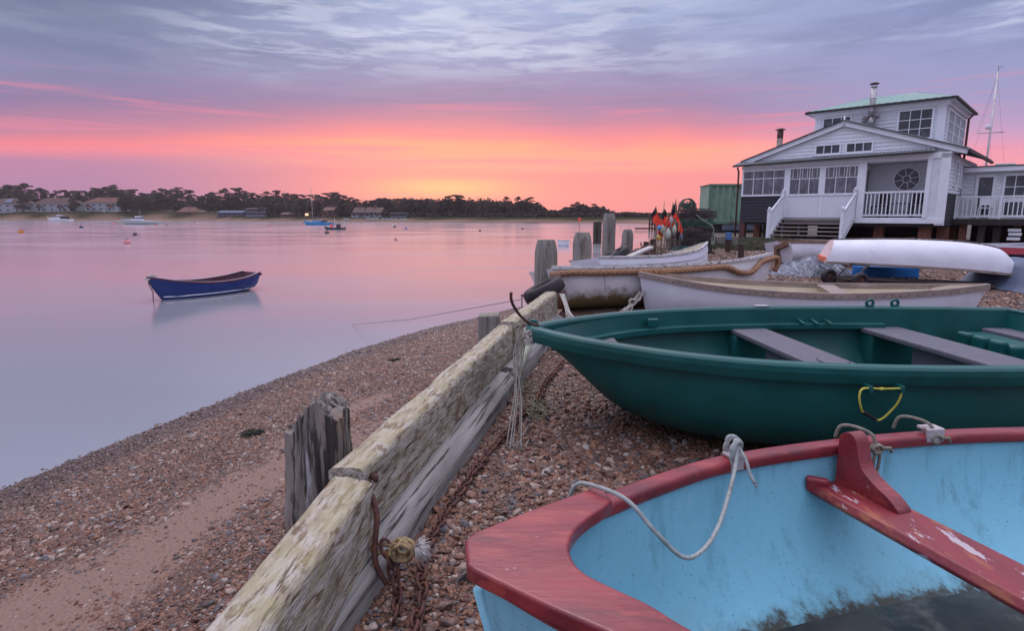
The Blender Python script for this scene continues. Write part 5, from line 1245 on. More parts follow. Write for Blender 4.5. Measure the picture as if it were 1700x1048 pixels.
for a, b in ((2.68, 3.62), (3.78, 4.72)): window(house, front(.30), a, b, 3.84, 4.24, 3, 1, GLASS, .05)
hb2(2.6, 4.8, .22, .32, 3.80, 3.84).build('gable_sill', TRIM, house)
# upper storey
uy = 1.75
hb2(2.22, 6.60, uy, 6.2, 3.9, 5.58).build('upper_wall', COREWALL, house)
m_ = MB(); clap(m_, front(uy), 2.2, 6.62, 4.2, 5.5, .135); clap(m_, side(6.62), uy, 6.2, 3.9, 5.5, .135); clap(m_, lambda y, z, o: Vector((2.2 - o, y, z + HZ)), uy, 6.2, 3.9, 5.5, .135); m_.build('upper_boarding', CLAP, house)
for x in (2.24, 6.5): hb2(x - .1 if x < 3 else x - .12, x + .13, uy - .035, uy, 3.9, 5.5).build('upper_corner_board', TRIM, house)
hb2(2.08, 6.72, uy - .06, uy + .1, 5.48, 5.66).hexa([Vector((x, y, z + HZ)) for x, y, z in ((6.62, uy + .1, 5.48), (6.72, uy + .1, 5.48), (6.72, 6.3, 5.48), (6.62, 6.3, 5.48), (6.62, uy + .1, 5.66), (6.72, uy + .1, 5.66), (6.72, 6.3, 5.66), (6.62, 6.3, 5.66))]).build('upper_frieze', TRIM, house)
window(house, front(uy), 2.42, 3.52, 4.5, 5.46, 3, 2, GLASS, .06, out=.06); window(house, front(uy), 5.10, 6.28, 4.3, 5.46, 3, 3, GLASS, .07, out=.06)
for k in range(3): window(house, side(6.64), 1.98 + k * 1.35, 3.24 + k * 1.35, 4.15, 5.40, 4, 3, GLASSL, .06, out=.06)
ex0, ex1, ey0, ey1, ez = 1.84, 6.95, uy - .35, 6.6, 5.72; rx0, rx1, ry, rz_ = 3.5, 5.2, 4.0, 6.42
def roofp(P4, name):
    m = MB(); a, b, c2, d = [Vector(p) for p in P4]; n = 40; R_ = []
    for i in range(n + 1):
        t = i / n; lo = a.lerp(b, t); hi = d.lerp(c2, t); o = Vector((0, 0, .014 * (i % 2))); R_.append([lo + o, hi + o])
    m.grid(R_, False); m.grid([[p - Vector((0, 0, .04)) for p in r] for r in R_], False, flip=True); return m.build(name, GREENR, house)
z0 = ez + HZ; z1 = rz_ + HZ
roofp([(ex0, ey0, z0), (ex1, ey0, z0), (rx1, ry, z1), (rx0, ry, z1)], 'upper_roof'); roofp([(ex1, ey0, z0), (ex1, ey1, z0), (rx1, ry, z1), (rx1, ry, z1)], 'upper_roof')
roofp([(ex1, ey1, z0), (ex0, ey1, z0), (rx0, ry, z1), (rx1, ry, z1)], 'upper_roof'); roofp([(ex0, ey1, z0), (ex0, ey0, z0), (rx0, ry, z1), (rx0, ry, z1)], 'upper_roof')
MB().bar((ex0, ey0, z0 - .05), (ex1, ey0, z0 - .05), .07, .08).bar((ex1, ey0, z0 - .05), (ex1, ey1, z0 - .05), .07, .08).bar((ex0, ey0, z0 - .05), (ex0, ey1, z0 - .05), .07, .08).build('upper_gutter', FELT, house)
hb2(ex0 + .05, ex1 - .05, ey0 + .05, ey1 - .05, 5.62, 5.655).build('upper_soffit', TRIM, house)
MB().tube([(6.9, 6.2, 5.65 + HZ), (6.74, 6.2, 5.45 + HZ), (6.74, 6.2, 3.8 + HZ)], .045, 8).build('downpipe', BROWNM, house)
# flues
fx, fy = 4.26, 1.5
fl = MB().tube([(fx, fy, 4.95 + HZ), (fx, fy, 5.25 + HZ)], .13, 12).tube([(fx, fy, 5.2 + HZ), (fx, fy, 6.42 + HZ)], .105, 14)
for z in (5.5, 5.95, 6.38): fl.tube([(fx, fy, z + HZ), (fx, fy, z + .04 + HZ)], .118, 14)
fo = fl.build('flue', STEEL, house)
MB().lathe([(.0, 0), (.17, 0), (.16, .03), (.05, .075), (0, .08)], (fx, fy, 6.5 + HZ), 16).tube([(fx - .08, fy, 6.4 + HZ), (fx - .08, fy, 6.52 + HZ)], .01, 5).tube([(fx + .08, fy, 6.4 + HZ), (fx + .08, fy, 6.52 + HZ)], .01, 5).build('flue_cowl', BROWNM, fo)
rnd = random.Random(1); m_ = MB()
for i in range(40):
    a = rnd.uniform(0, 6.28); m_.tube([(fx + .1 * math.cos(a), fy + .1 * math.sin(a), 5.2 + HZ + rnd.uniform(-.1, .1)), (fx + .33 * math.cos(a), fy + .25 * math.sin(a) - .02, 5.2 + HZ + rnd.uniform(-.2, .2))], .008, 3)
m_.build('flue_twigs', BROWNM, fo)
fx, fy = .42, 2.6
fo = MB().tube([(fx, fy, 3.5 + HZ), (fx, fy, 4.95 + HZ)], .125, 14).build('flue', mat('rusty_flue', (.28, .22, .20), .7, .3, 6, dirt=[((.12, .05, .035), 4, .5, .65)]), house)
MB().tube([(fx, fy, 4.9 + HZ), (fx, fy, 5.22 + HZ)], .13, 14).lathe([(.0, 0), (.22, 0), (.2, .03), (.06, .085), (0, .09)], (fx, fy, 5.26 + HZ), 16).build('flue_cowl', BROWNM, fo)
# stilts
gl0 = lambda x, y: gz(*(HO + Matrix.Rotation(HR, 3, 'Z') @ Vector((x, y, 0))).to_2d()) - .45
for i, (x, y, mt_, w_) in enumerate(((.05, .1, BROWNM, .22), (.1, 1.6, BRICK, .28), (.9, .5, NAVYW, .2), (1.2, 2.2, BRICK, .3), (.4, 3.2, NAVYW, .22), (5.1, .7, BRICK, .32), (6.6, .5, BRICK, .36), (6.95, 1.8, BRICK, .34), (7.0, 3.2, BRICK, .34), (3.2, 2.2, NAVYW, .3), (4.6, 3.0, NAVYW, .3), (6.0, 3.4, NAVYW, .3), (2.2, 1.2, NAVYW, .25), (7.0, 5.0, BRICK, .3), (2.0, 5.0, NAVYW, .3), (.3, 5.6, NAVYW, .3))):
    MB().b2(x - w_ / 2, x + w_ / 2, y - w_ / 2, y + w_ / 2, gl0(x, y) - .1, 1.2 + HZ).jitter(.01, 5, i).build('stilt', mt_, house)
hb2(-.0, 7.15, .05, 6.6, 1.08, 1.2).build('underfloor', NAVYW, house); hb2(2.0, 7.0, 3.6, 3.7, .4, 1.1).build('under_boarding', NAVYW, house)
# steps with banisters
sx0, sx1 = 1.72, 4.36; yb = -1.45; zt = 1.40; zb = .50
stp = thing('front_steps', 'wide weathered wooden steps with white banisters up to the boathouse verandah', 'steps', (HO + Matrix.Rotation(HR, 3, 'Z') @ Vector((3.0, -.7, .45))), HR)
sx0 -= 3.0; sx1 -= 3.0; yo = .7; TREAD = mat('worn_grey_tread', (.24, .20, .18), .8, .25, 5, (.3, 2, 1), bump=.3, bs=20, bd=.004)
for k in range(6):
    z = zb + (zt - zb) * (k + .6) / 6 - .45; y = yb + (0 - yb) * k / 6 + yo; MB().b2(sx0 + .03, sx1 - .03, y, y + .27, z - .045, z).jitter(.006, 3, k).build('tread', TREAD, stp)
MB().b2(sx0 - .35, sx1 + .2, yb - .35 + yo, yb + .08 + yo, .0, .10).build('bottom_platform', TREAD, stp, bevel=.01)
for s_, x in (('l', sx0), ('r', sx1)):
    MB().bar((x, yb + yo, .1), (x, .0 + yo - .02, .92), .05, .24).build('string_board', TRIM, stp)
    for y, z0_, z1_ in ((yb + yo, .02, 1.22), (-.1 + yo, .85, 1.95)):
        MB().b2(x - .055, x + .055, y - .055, y + .055, z0_, z1_).b2(x - .075, x + .075, y - .075, y + .075, z1_, z1_ + .03).sphere((x, y, z1_ + .085), .06, 12).build('newel_post', TRIM, stp)
    MB().bar((x, yb + yo, 1.12), (x, -.1 + yo, 1.84), .06, .06).bar((x, yb + yo, .36), (x, -.1 + yo, 1.08), .05, .05).build('handrail', TRIM, stp)
    for k in range(9):
        t = (k + .7) / 9.6; y = yb + yo + (-.1 - yb) * t; MB().bar((x, y, .36 + .72 * t), (x, y, 1.12 + .72 * t), .05, .035, up=(0, 1, 0)).build('baluster', TRIM, stp)
# verandah furniture, glimpsed through the rail
DKF = mat('dark_furniture', (.05, .04, .05), .6, .2, 6)
def hw_(x, y, z): return HO + Matrix.Rotation(HR, 3, 'Z') @ Vector((x, y, z))
t = thing('porch_table', 'dark low table with a purple cloth behind the porch railing', 'table', hw_(5.65, .75, 1.40), HR)
MB().b2(-.45, .45, -.25, .25, .50, .55).build('table_top', mat('purple_cloth', (.13, .07, .17), .8, .2, 6), t)
for sx in (-.38, .38):
    for sy in (-.2, .2): MB().b2(sx - .025, sx + .025, sy - .025, sy + .025, 0, .5).build('leg', DKF, t)
for i, x in enumerate((5.0, 6.25)):
    t = thing('porch_chair', ['dark wooden chair at the left end of the porch behind the railing', 'dark wooden chair at the right end of the porch behind the railing'][i], 'chair', hw_(x, .8, 1.40), HR + (.4 if i else -.4))
    MB().b2(-.22, .22, -.22, .22, .42, .46).build('seat', DKF, t)
    MB().b2(-.22, .22, .18, .22, .5, .9).build('backrest', DKF, t)
    for sx in (-.19, .19):
        for sy in (-.19, .19): MB().b2(sx - .02, sx + .02, sy - .02, sy + .02, 0, .9 if sy > 0 else .42).build('leg', DKF, t)
# annex
an = thing('annex', 'flat-roofed white annex on stilts at the right of the boathouse, with a railed deck', 'house', hw_(9.6, 3.0, .45), HR)
AX, AY = 9.6, 3.0
def ab(x0, x1, y0, y1, z0, z1): return MB().b2(x0 - AX, x1 - AX, y0 - AY, y1 - AY, z0 - .45, z1 - .45)
afr = lambda x, z, o: Vector((x - AX, 3.0 - o - AY, z - .45))
ab(7.2, 12.4, 3.0, 6.4, 1.25, 3.1).build('wall', COREWALL, an)
m_ = MB(); clap(m_, afr, 7.2, 12.4, 1.35, 3.05, .135); m_.build('weatherboarding', CLAP, an)
ab(7.22, 12.6, 2.7, 6.5, 3.08, 3.26).build('roof', TRIM, an, bevel=.01); ab(7.22, 12.6, 2.66, 6.5, 3.262, 3.29).build('roof_felt', FELT, an)
window(an, afr, 7.62, 8.22, 1.42, 2.98, 1, 1, GLASS, .09, name='door'); window(an, afr, 8.42, 9.7, 2.05, 2.98, 4, 2, GLASS, .07); window(an, afr, 10.0, 11.4, 2.05, 2.98, 4, 2, GLASS, .07)
window(an, afr, 8.42, 9.7, 1.42, 2.05, 2, 1, GLASS, .08, name='lower_light')
ab(7.2, 12.4, 1.85, 3.0, 1.26, 1.36).build('deck', TREAD, an); ab(7.2, 12.4, 1.80, 1.85, 1.14, 1.36).build('deck_fascia', NAVYW, an)
m_ = ab(7.25, 12.4, 1.86, 1.93, 2.12, 2.18); m_.b2(7.25 - AX, 12.4 - AX, 1.87 - AY, 1.92 - AY, 1.42 - .45, 1.47 - .45); m_.build('deck_rail', TRIM, an)
for k in range(36): ab(7.32 + .13 * k - .016, 7.32 + .13 * k + .016, 1.88, 1.912, 1.47, 2.12).build('baluster', TRIM, an)
for k in range(5): ab(7.25 + 1.28 * k - .04, 7.25 + 1.28 * k + .04, 1.855, 1.94, 1.36, 2.22).build('deck_post', TRIM, an)
for k in range(10): x = 7.5 + .5 * k; ab(x - .11, x + .11, 2.1 + .6 * (k % 2), 2.3 + .6 * (k % 2), .3, 1.26).jitter(.015, 4, k).build('stilt', [BRICK, POSTWOOD, NAVYW][k % 3], an)
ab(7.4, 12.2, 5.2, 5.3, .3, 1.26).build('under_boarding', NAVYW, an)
for k, (x, z) in enumerate(((9.0, .62), (9.03, .78), (9.0, .92))): ab(x - .18, x + .18, 1.9, 2.1, z, z + .10).build('white_crossbar', TRIM, an)
ab(7.9, 8.75, 4.0, 4.7, 3.29, 3.38).build('roof_light', mat('pale_green_rooflight', (.36, .46, .46), .3, .1, 5), an, bevel=.03); ab(8.0, 8.6, 4.1, 4.6, 3.38, 3.44).build('roof_light_dome', mat('pale_green_rooflight', (0, 0, 0)), an, bevel=.03)
t = thing('deck_chair', 'white wooden chair on the annex deck behind the railing', 'chair', hw_(8.05, 2.4, 1.36), HR)
MB().b2(-.2, .2, -.2, .2, .38, .42).build('seat', TRIM, t); MB().b2(-.2, .2, .17, .2, .5, .8).build('backrest', TRIM, t)
for sx in (-.18, .18):
    for sy in (-.18, .18): MB().b2(sx - .02, sx + .02, sy - .02, sy + .02, 0, .8 if sy > 0 else .4).build('leg', TRIM, t)
# shipping container left of the house
CG = mat('green_container_paint', (.17, .27, .195), .55, .15, 2.5, dirt=[((.24, .42, .33), 2, .5, .7, (1, 1, .3), .8), ((.16, .10, .06), 3, .60, .74, (1, 1, .4), .7), ((.05, .10, .06), 5, .55, .7, (1, 1, .2), .7)])
co = thing('shipping_container', 'faded green corrugated shipping container raised on dark beams left of the boathouse', 'container', (12.75, 33.5, 1.0), R(-4))
P = []
for i in range(121):
    x = -1.72 + 5.2 * i / 120; ph = (i % 8); y = .0 if ph < 3 else (.05 if ph == 3 or ph == 7 else .08); P.append([Vector((x, y, .12)), Vector((x, y, 2.12))])
MB().grid(P, False).add([(-1.72, .1, .12), (-1.72, 2.4, .12), (-1.72, 2.4, 2.12), (-1.72, .1, 2.12)], [(0, 1, 2, 3)]).build('corrugated_side', CG, co)
MB().b2(-1.78, 3.5, -.03, .07, 2.08, 2.2).b2(-1.78, 3.5, -.03, .07, 0, .13).b2(-1.80, -1.68, -.035, .08, 0, 2.2).b2(-1.78, 3.5, .1, 2.4, 2.14, 2.19).b2(-1.78, 3.5, .1, 2.4, .02, .1).build('frame', mat('container_frame_paint', (.10, .19, .13), .6, .2, 3, dirt=[((.12, .06, .04), 3, .5, .65)]), co)
MB().b2(-1.5, 3.4, .1, 2.3, -.62, 0).build('base', NAVYW, co); MB().b2(-1.0, 3.2, -.06, .0, -.34, -.04).build('base_board', mat('grey_blue_board', (.10, .12, .16), .7, .3, 3), co)
# yacht mast above the annex roof
ym = thing('moored_yacht', 'tall aluminium yacht mast with crosstrees rising behind the annex', 'yacht', (36.2, 46.5, WL))
MB().tube([(-1.2, -1.5, .4), (-1.2, -1.5, 12.9)], [.085, .055], 10).build('mast', STEEL, ym)
MB().tube([(-2.2, -1.5, 8.6), (-.2, -1.5, 8.7)], .03, 6).tube([(-2.1, -1.5, 5.3), (-.4, -1.5, 5.3)], .03, 6).build('spreader', STEEL, ym)
for a, b in (((-1.2, -1.5, 12.6), (-3.6, -1.5, .8)), ((-1.2, -1.5, 12.6), (1.3, -1.5, .8)), ((-1.2, -1.5, 12.6), (-2.2, -1.5, 8.6)), ((-1.2, -1.5, 8.5), (.2, -1.5, .8))): MB().tube([a, b], .005, 4).build('stay', DARKIRON, ym)
MB().lathe([(0, 0), (.13, .0), (.13, .3), (0, .32)], (-1.45, -1.5, 8.9), 10).build('radar', TRIM, ym)
MB().tube([(-1.2, -1.5, 12.9), (-1.2, -1.5, 13.3)], .015, 5).tube([(-1.2, -1.5, 13.2), (-.9, -1.5, 13.25)], .015, 5).build('aerial', DARKIRON, ym)
yh = Hull(10, [(0, .05), (.3, 1.2), (.6, 1.6), (1, 1.1)], [(0, 1.3), (1, 1.0)], [(0, .2), (.3, -.3), (1, -.1)], rake=1.)
yh.shell(30, 16).xf(Matrix.Translation((-5, -1.5, 0))).build('hull', WHULL, ym)
MB().prism([(-4, -1.8), (-4, -1.2), (2, -.6), (2, -2.4)], 1.0, 1.6).build('coachroof', WHULL, ym, bevel=.1)
# grass tufts round the stilts and along the bank
GRS = mat('rough_grass', (.10, .11, .065), .9, .35, 2, dirt=[((.20, .17, .12), 1.5, .5, .7)])
m_ = MB(); rnd = random.Random(6)
def tuft(x, y, n, h, s):
    for _ in range(n):
        a = rnd.uniform(0, 6.28); d = rnd.random() ** .5 * s; px_, py_ = x + d * math.cos(a), y + d * math.sin(a) * .8; z = gz(px_, py_) - .01; l = rnd.gauss(0, .3); hh = h * rnd.uniform(.5, 1.2); w2 = .009
        m_.add([(px_ - w2, py_, z), (px_ + w2, py_, z), (px_ + l * hh * .5 + w2, py_ + .02, z + hh * .6), (px_ + l * hh, py_ + rnd.gauss(0, .3) * hh, z + hh), (px_ + l * hh * .5 - w2, py_ + .02, z + hh * .6)], [(0, 1, 2, 3, 4)])
for i in range(260):
    u = rnd.random(); x = 6.7 + 4.2 * u + rnd.gauss(0, .3); y = 19.3 + rnd.random() * 5.5; tuft(x, y, 60, .17, .35)
m_.build('rough_grass', GRS, kind='stuff')
# ---------------------------------------------------------------- far shore: trees
CROWN = mat('pine_foliage', (.022, .028, .022), .85, .4, .35, dirt=[((.045, .048, .032), .5, .5, .7)])
CROWN2 = mat('evergreen_foliage', (.035, .038, .028), .85, .4, .3, dirt=[((.06, .05, .035), .4, .5, .7)])
TWIG = mat('bare_twigs', (.085, .05, .042), .9, .3, .3)
BARK = mat('pine_bark', (.07, .05, .045), .9, .3, .8)
PINES = 'pines on the far shore'; BARES = 'bare trees on the far shore'; BUSHY = 'dark evergreen trees on the far shore'
def pad(mb, c, rx, rz, n, rnd, s=.42):
    for _ in range(n):
        while True:
            v = Vector((rnd.uniform(-1, 1), rnd.uniform(-1, 1), rnd.uniform(-1, 1)))
            if .25 < v.length < 1: break
        p = Vector(c) + Vector((v.x * rx, v.y * rx, v.z * rz)); a = Vector((rnd.gauss(0, 1), rnd.gauss(0, 1), rnd.gauss(0, .7))).normalized(); b = a.cross(Vector((rnd.gauss(0, 1), rnd.gauss(0, 1), rnd.gauss(0, 1)))).normalized(); q = s * rnd.uniform(.5, 1.2)
        mb.add([p - a * q, p + b * q * .7, p + a * q, p - b * q * .7], [(0, 1, 2, 3)])
def pine(seed, h=15.):
    rnd = random.Random(seed); t = thing('pine_tree', 'x', 'tree'); ln = rnd.uniform(-.8, .8); tr = MB()
    tr.tube([(ln * (k / 5) ** 2, .2 * math.sin(k), h * .9 * k / 5) for k in range(6)], [.32, .28, .24, .2, .14, .06], 6); cr = MB(); low = rnd.uniform(.42, .62)
    n = rnd.randint(7, 11)
    for k in range(n):
        f = low + (1 - low) * (k + .5) / n; a = rnd.uniform(0, 6.28); r_ = (1 - abs(f - .8) * 1.6) * rnd.uniform(1.6, 3.6); b = Vector((ln * f * f, 0, h * (f - .1))); c = b + Vector((r_ * math.cos(a), r_ * math.sin(a), h * .1 * rnd.uniform(.5, 1)))
        tr.tube([b, b.lerp(c, .6) + Vector((0, 0, -.15)), c], [.11, .08, .04], 4); pad(cr, c, rnd.uniform(1.3, 2.5), rnd.uniform(.45, .8), 75, rnd)
    pad(cr, (ln, 0, h * .95), 1.9, .8, 90, rnd); tr.build('trunk', BARK, t); cr.build('crown', CROWN, t); return t
def bushy(seed, h=10.):
    rnd = random.Random(seed); t = thing('evergreen_tree', 'x', 'tree'); MB().tube([(0, 0, 0), (.1, 0, h * .6)], [.3, .12], 6).build('trunk', BARK, t); cr = MB()
    for k in range(15):
        a = rnd.uniform(0, 6.28); z = h * rnd.uniform(.16, .9); r_ = h * .30 * math.sqrt(max(.05, 1 - ((z / h - .42) / .58) ** 2)) * rnd.uniform(.3, 1); pad(cr, (r_ * math.cos(a), r_ * math.sin(a), z), h * rnd.uniform(.12, .2), h * rnd.uniform(.08, .15), 70, rnd, .45)
    cr.build('crown', CROWN2, t); return t
def bare(seed, h=10.):
    rnd = random.Random(seed); t = thing('bare_tree', 'x', 'tree'); tr = MB(); tw = MB()
    def grow(p, d, l, r, lv):
        q = p + d * l; (tr if lv < 2 else tw).tube([p, p.lerp(q, .5) + Vector((rnd.gauss(0, .03), rnd.gauss(0, .03), 0)) * l, q], [r, r * .85, r * .65], 5 if lv < 2 else 3, sm=False)
        if lv >= 4: return
        for _ in range(3 if lv < 3 else 4):
            e = (d + Vector((rnd.gauss(0, .42), rnd.gauss(0, .42), rnd.gauss(.08, .2)))).normalized(); grow(p.lerp(q, rnd.uniform(.55, 1)), e, l * rnd.uniform(.55, .8), r * .55, lv + 1)
    grow(Vector((0, 0, 0)), Vector((rnd.gauss(0, .05), 0, 1)).normalized(), h * .34, .22, 0); tr.build('trunk', BARK, t); tw.build('crown', TWIG, t); return t
YTOP = [(-60, 312), (0, 306), (60, 306), (95, 318), (150, 313), (205, 308), (260, 317), (300, 311), (340, 321), (400, 311), (430, 322), (470, 317), (520, 323), (560, 318), (600, 331), (640, 325), (700, 321), (750, 325), (800, 324), (850, 328), (885, 329), (905, 345), (928, 349), (945, 337), (970, 336), (1000, 341), (1012, 353), (1040, 351), (1060, 356), (1090, 358), (1150, 359)]
SH = {'p': [pine(s) for s in (1, 2, 3, 4, 5, 6)], 'e': [bushy(s) for s in (11, 12, 13, 14)], 'b': [bare(s) for s in (21, 22, 23, 24)]}
BH = {'p': 16., 'e': 9.6, 'b': 11.}
fresh = set()
LB = {'p': [(150, 'dark flat-topped pine above the white houses at the left end of the far shore'), (330, 'dark flat-topped pine beyond the moored motorboat on the far shore'), (560, 'dark flat-topped pine on the far shore near the blue yacht mast'), (1100, 'dark flat-topped pine rising out of the low wood toward the river mouth')],
      'e': [(330, 'dense dark evergreen tree behind the white houses on the far shore'), (600, 'dense dark evergreen tree on the far shore near the blue yacht'), (1100, 'dense dark evergreen tree in the low wood toward the river mouth')],
      'b': [(560, 'leafless tree with a twiggy crown on the left half of the far shore'), (760, 'leafless tree with a twiggy crown against the yellow glow'), (1100, 'leafless tree with a twiggy crown right of the yellow glow')]}
def plant_tree(k, px, dist, hs, rnd):
    u = (px - 850) / FPX; y = 300.
    for _ in range(6): y = interp(u * y, FARY) + dist
    x = u * y; z = gz(x, y) - .2; zt = 1.5 + (357 - interp(px, YTOP)) * y / FPX * 1.015; h = max(2.5, (zt - z) * hs)
    src = rnd.choice(SH[k]); key = src.name; lab = next(l for p, l in LB[k] if px <= p or p == 1100)
    o = src if key not in fresh else copy_tree(src)
    fresh.add(key); s = h / BH[k]; o.location = (x, y, z); o.scale = (s * rnd.uniform(.9, 1.25), s * 1.1, s); o.rotation_euler = (0, 0, rnd.uniform(0, 6.28)); o['label'] = lab; o['group'] = {'p': PINES, 'e': BUSHY, 'b': BARES}[k]
rnd = random.Random(12)
for i in range(86):
    px = -55 + i * 8.3 + rnd.uniform(-4, 4)
    plant_tree('p', px, rnd.uniform(60, 95), rnd.uniform(.8, 1.06), rnd)
for px in (748, 757, 766, 872, 880, 893, 948, 955, 998, 985, 842, 861): plant_tree('p', px, 60, rnd.uniform(.9, 1.1), rnd)
for i in range(110):
    px = -50 + i * 9.6 + rnd.uniform(-5, 5); plant_tree('e', px, rnd.uniform(50, 70), rnd.uniform(.45, .85), rnd)
for i in range(56):
    px = (480 + i * 6.6 if i < 20 else 640 + (i - 20) * 9.2) + rnd.uniform(-4, 4); plant_tree('b', px, rnd.uniform(46, 70), rnd.uniform(.98, 1.2), rnd)
for px, d, hs in ((52, 22, .5), (55, 30, .6), (132, 22, .5), (136, 32, .62), (212, 22, .55), (220, 26, .6), (232, 28, .65), (246, 26, .7), (258, 30, .6), (284, 28, .4), (345, 30, .5), (355, 28, .5), (444, 30, .6), (455, 28, .55), (484, 30, .5), (566, 28, .5), (574, 30, .55), (640, 30, .4)):
    plant_tree('e', px, d, hs, rnd)
# undergrowth and thick wood behind the single trees
wm = MB(); rnd = random.Random(31)
for i in range(430):
    px = -70 + i * 2.9; u = (px - 850) / FPX; y = 300.
    for _ in range(5): y = interp(u * y, FARY) + 80
    y += rnd.uniform(0, 25)
    x = u * y; z = gz(x, y) - .5; top = 1.5 + (357 - interp(px, YTOP)) * y / FPX; h = max(1.2, (top - z) * (.45 if px < 420 else .72) * rnd.uniform(.75, 1.1))
    for k in range(4): pad(wm, (x + rnd.gauss(0, 1), y, z + h * (k + .5) / 4), 2.4, h / 5, 34, rnd, .8)
wm.build('distant_woodland', CROWN2, kind='stuff')
hm = MB()
for i in range(330):
    px = 380 + i * 2.2; u = (px - 850) / FPX; y = 250.
    for _ in range(5): y = interp(u * y, FARY) + 33
    x = u * y; pad(hm, (x, y, gz(x, y) + .5), 1.2, .9, 26, rnd, .45)
hm.build('shore_hedge', mat('winter_hedge', (.055, .042, .034), .9, .35, .3), kind='stuff')
# ---------------------------------------------------------------- far shore: buildings
FWALL = mat('pale_rendered_wall', (.26, .285, .32), .7, .06, .4); FROOF = mat('brown_tiled_roof', (.075, .045, .042), .8, .2, .6); FROOF2 = mat('red_brown_roof', (.12, .055, .045), .8, .2, .6); FDARK = mat('dark_window', (.03, .03, .04), .2, .2, 1); FTIM = mat('dark_timbering', (.04, .03, .03), .8, .2, 1)
FBR = mat('far_brick', (.12, .06, .05), .8, .2, 1)
def fh(label, px0, px1, ybase, yeave, yridge, Y, roof=FROOF, wall=FWALL, hip=True, depth=8, nwin=5, gables=(), chim=1, timber=False, name='house', solar=False, storeys=2, group=None):
    a = at(px0, ybase, Y); b = at(px1, ybase, Y); w = b.x - a.x; cx = (a.x + b.x) / 2; z0 = a.z; he = at(px0, yeave, Y).z - z0; hr = at(px0, yridge, Y).z - z0
    t = thing(name, label, 'house', (cx, Y, z0), group=group)
    MB().b2(-w / 2, w / 2, 0, depth, -2.2, he).build('wall', wall, t)
    e = .4; k = w * .22 if hip else 0
    P = [(-w / 2 - e, -e, he), (w / 2 + e, -e, he), (w / 2 + e, depth + e, he), (-w / 2 - e, depth + e, he), (-w / 2 + k, depth / 2, hr), (w / 2 - k, depth / 2, hr)]
    ro = MB().add(P, [(0, 1, 5, 4), (1, 2, 5), (2, 3, 4, 5), (3, 0, 4), (3, 2, 1, 0)]).build('roof', roof, t)
    for i in range(chim): x = (i - (chim - 1) / 2) * w * .4; MB().b2(x - .5, x + .5, depth / 2 - .4, depth / 2 + .4, hr - .6, hr + 1.1).build('chimney', FBR, ro)
    for s in range(storeys):
        for i in range(nwin):
            x = -w / 2 + w * (i + .5) / nwin; zc = he * (.25 + .5 * s) if storeys > 1 else he * .55
            if any(abs(x - g) < 1.5 for g in gables) and s == 0: continue
            MB().b2(x - .6, x + .6, -.06, .02, zc - .38, zc + .38).build('window', FDARK, t)
    for g in gables:
        m = MB().b2(g - 1.5, g + 1.5, -1.2, .0, -1.0, he * .5); m.build('porch', wall, t)
        MB().add([(g - 1.9, -1.5, he * .48), (g + 1.9, -1.5, he * .48), (g, -1.5, he * .86), (g - 1.9, .0, he * .48), (g + 1.9, .0, he * .48), (g, .0, he * .86)], [(0, 1, 2), (0, 2, 5, 3), (1, 4, 5, 2), (0, 3, 4, 1)]).build('porch_roof', roof, t)
        MB().b2(g - .6, g + .6, -1.26, -1.18, he * .12, he * .4).build('window', FDARK, t)
    if timber:
        for i in range(8): x = -w / 2 + w * i / 7; MB().b2(x - .1, x + .1, -.05, .0, 0, he).build('timber', FTIM, t)
    if solar: MB().add([(-1.6, .2, he + .5), (2.2, .2, he + .5), (2.2, depth * .36, hr - .35), (-1.6, depth * .36, hr - .35)], [(0, 1, 2, 3)]).xf(Matrix.Translation((0, -.25, .12))).build('solar_panel', mat('solar_panel', (.06, .08, .14), .2, .1, 2), t)
    return t
fh('white semi-detached house with solar panels at the left edge of the far shore', -18, 46, 352.5, 338, 329, 333, gables=(6,), solar=True)
fh('white semi-detached house with two small gables, middle of the three white houses', 58, 127, 351.5, 338, 328, 333, gables=(-8.2, 3.5), nwin=6)
fh('white semi-detached house with brown roof, right-hand one of the three white houses', 141, 205, 350.5, 336.5, 327.5, 333, roof=FROOF2, gables=(-8, 4), nwin=6)
fh('small dark boat shed with a pitched roof right of the white houses', 265, 280, 357, 353.5, 348, 318, wall=FBR, hip=False, nwin=0, chim=0, storeys=1, name='boat_shed')
fh('red-roofed cottage with a white gable near the water on the far shore', 294, 326, 357.5, 352, 343.5, 312, roof=FROOF2, wall=FBR, nwin=4, storeys=1, gables=(3.8,))
fh('dark brick outbuilding beside the red-roofed cottage', 326, 341, 357, 352.5, 348, 312, roof=FROOF, wall=FBR, hip=False, nwin=0, chim=0, storeys=1, name='outbuilding')
fh('long low blue-roofed boathouse on the far bank', 361, 402, 357.5, 353, 349.5, 300, roof=mat('blue_roof', (.04, .06, .13), .6, .2, 1), wall=mat('blue_grey_boards', (.06, .07, .12), .7, .2, 1), hip=False, nwin=5, chim=0, storeys=1, name='boathouse')
fh('flat-roofed glass-fronted chalet raised above the far bank', 408, 439, 357.5, 346.5, 345, 287, roof=FROOF, wall=mat('grey_chalet_wall', (.12, .13, .17), .6, .2, 1), hip=False, nwin=7, chim=0)
fh('small pitched-roof hut left of the lit hut on the far shore', 466, 478, 359, 356, 352.5, 270, wall=FBR, hip=False, nwin=1, chim=0, storeys=1, name='hut')
lh = fh('small hut with a lit yellow window behind the blue yacht', 506, 513, 359, 354, 352.5, 270, wall=FBR, hip=False, nwin=0, chim=0, storeys=1, name='hut')
em = bpy.data.materials.new('lit_window'); em.use_nodes = True; eb = em.node_tree.nodes['Principled BSDF']; eb.inputs['Emission Color'].default_value = (1, .55, .15, 1); eb.inputs['Emission Strength'].default_value = 1.1
MB().b2(-.7, .7, -.1, -.02, .3, 1.2).build('lit_window', em, lh)
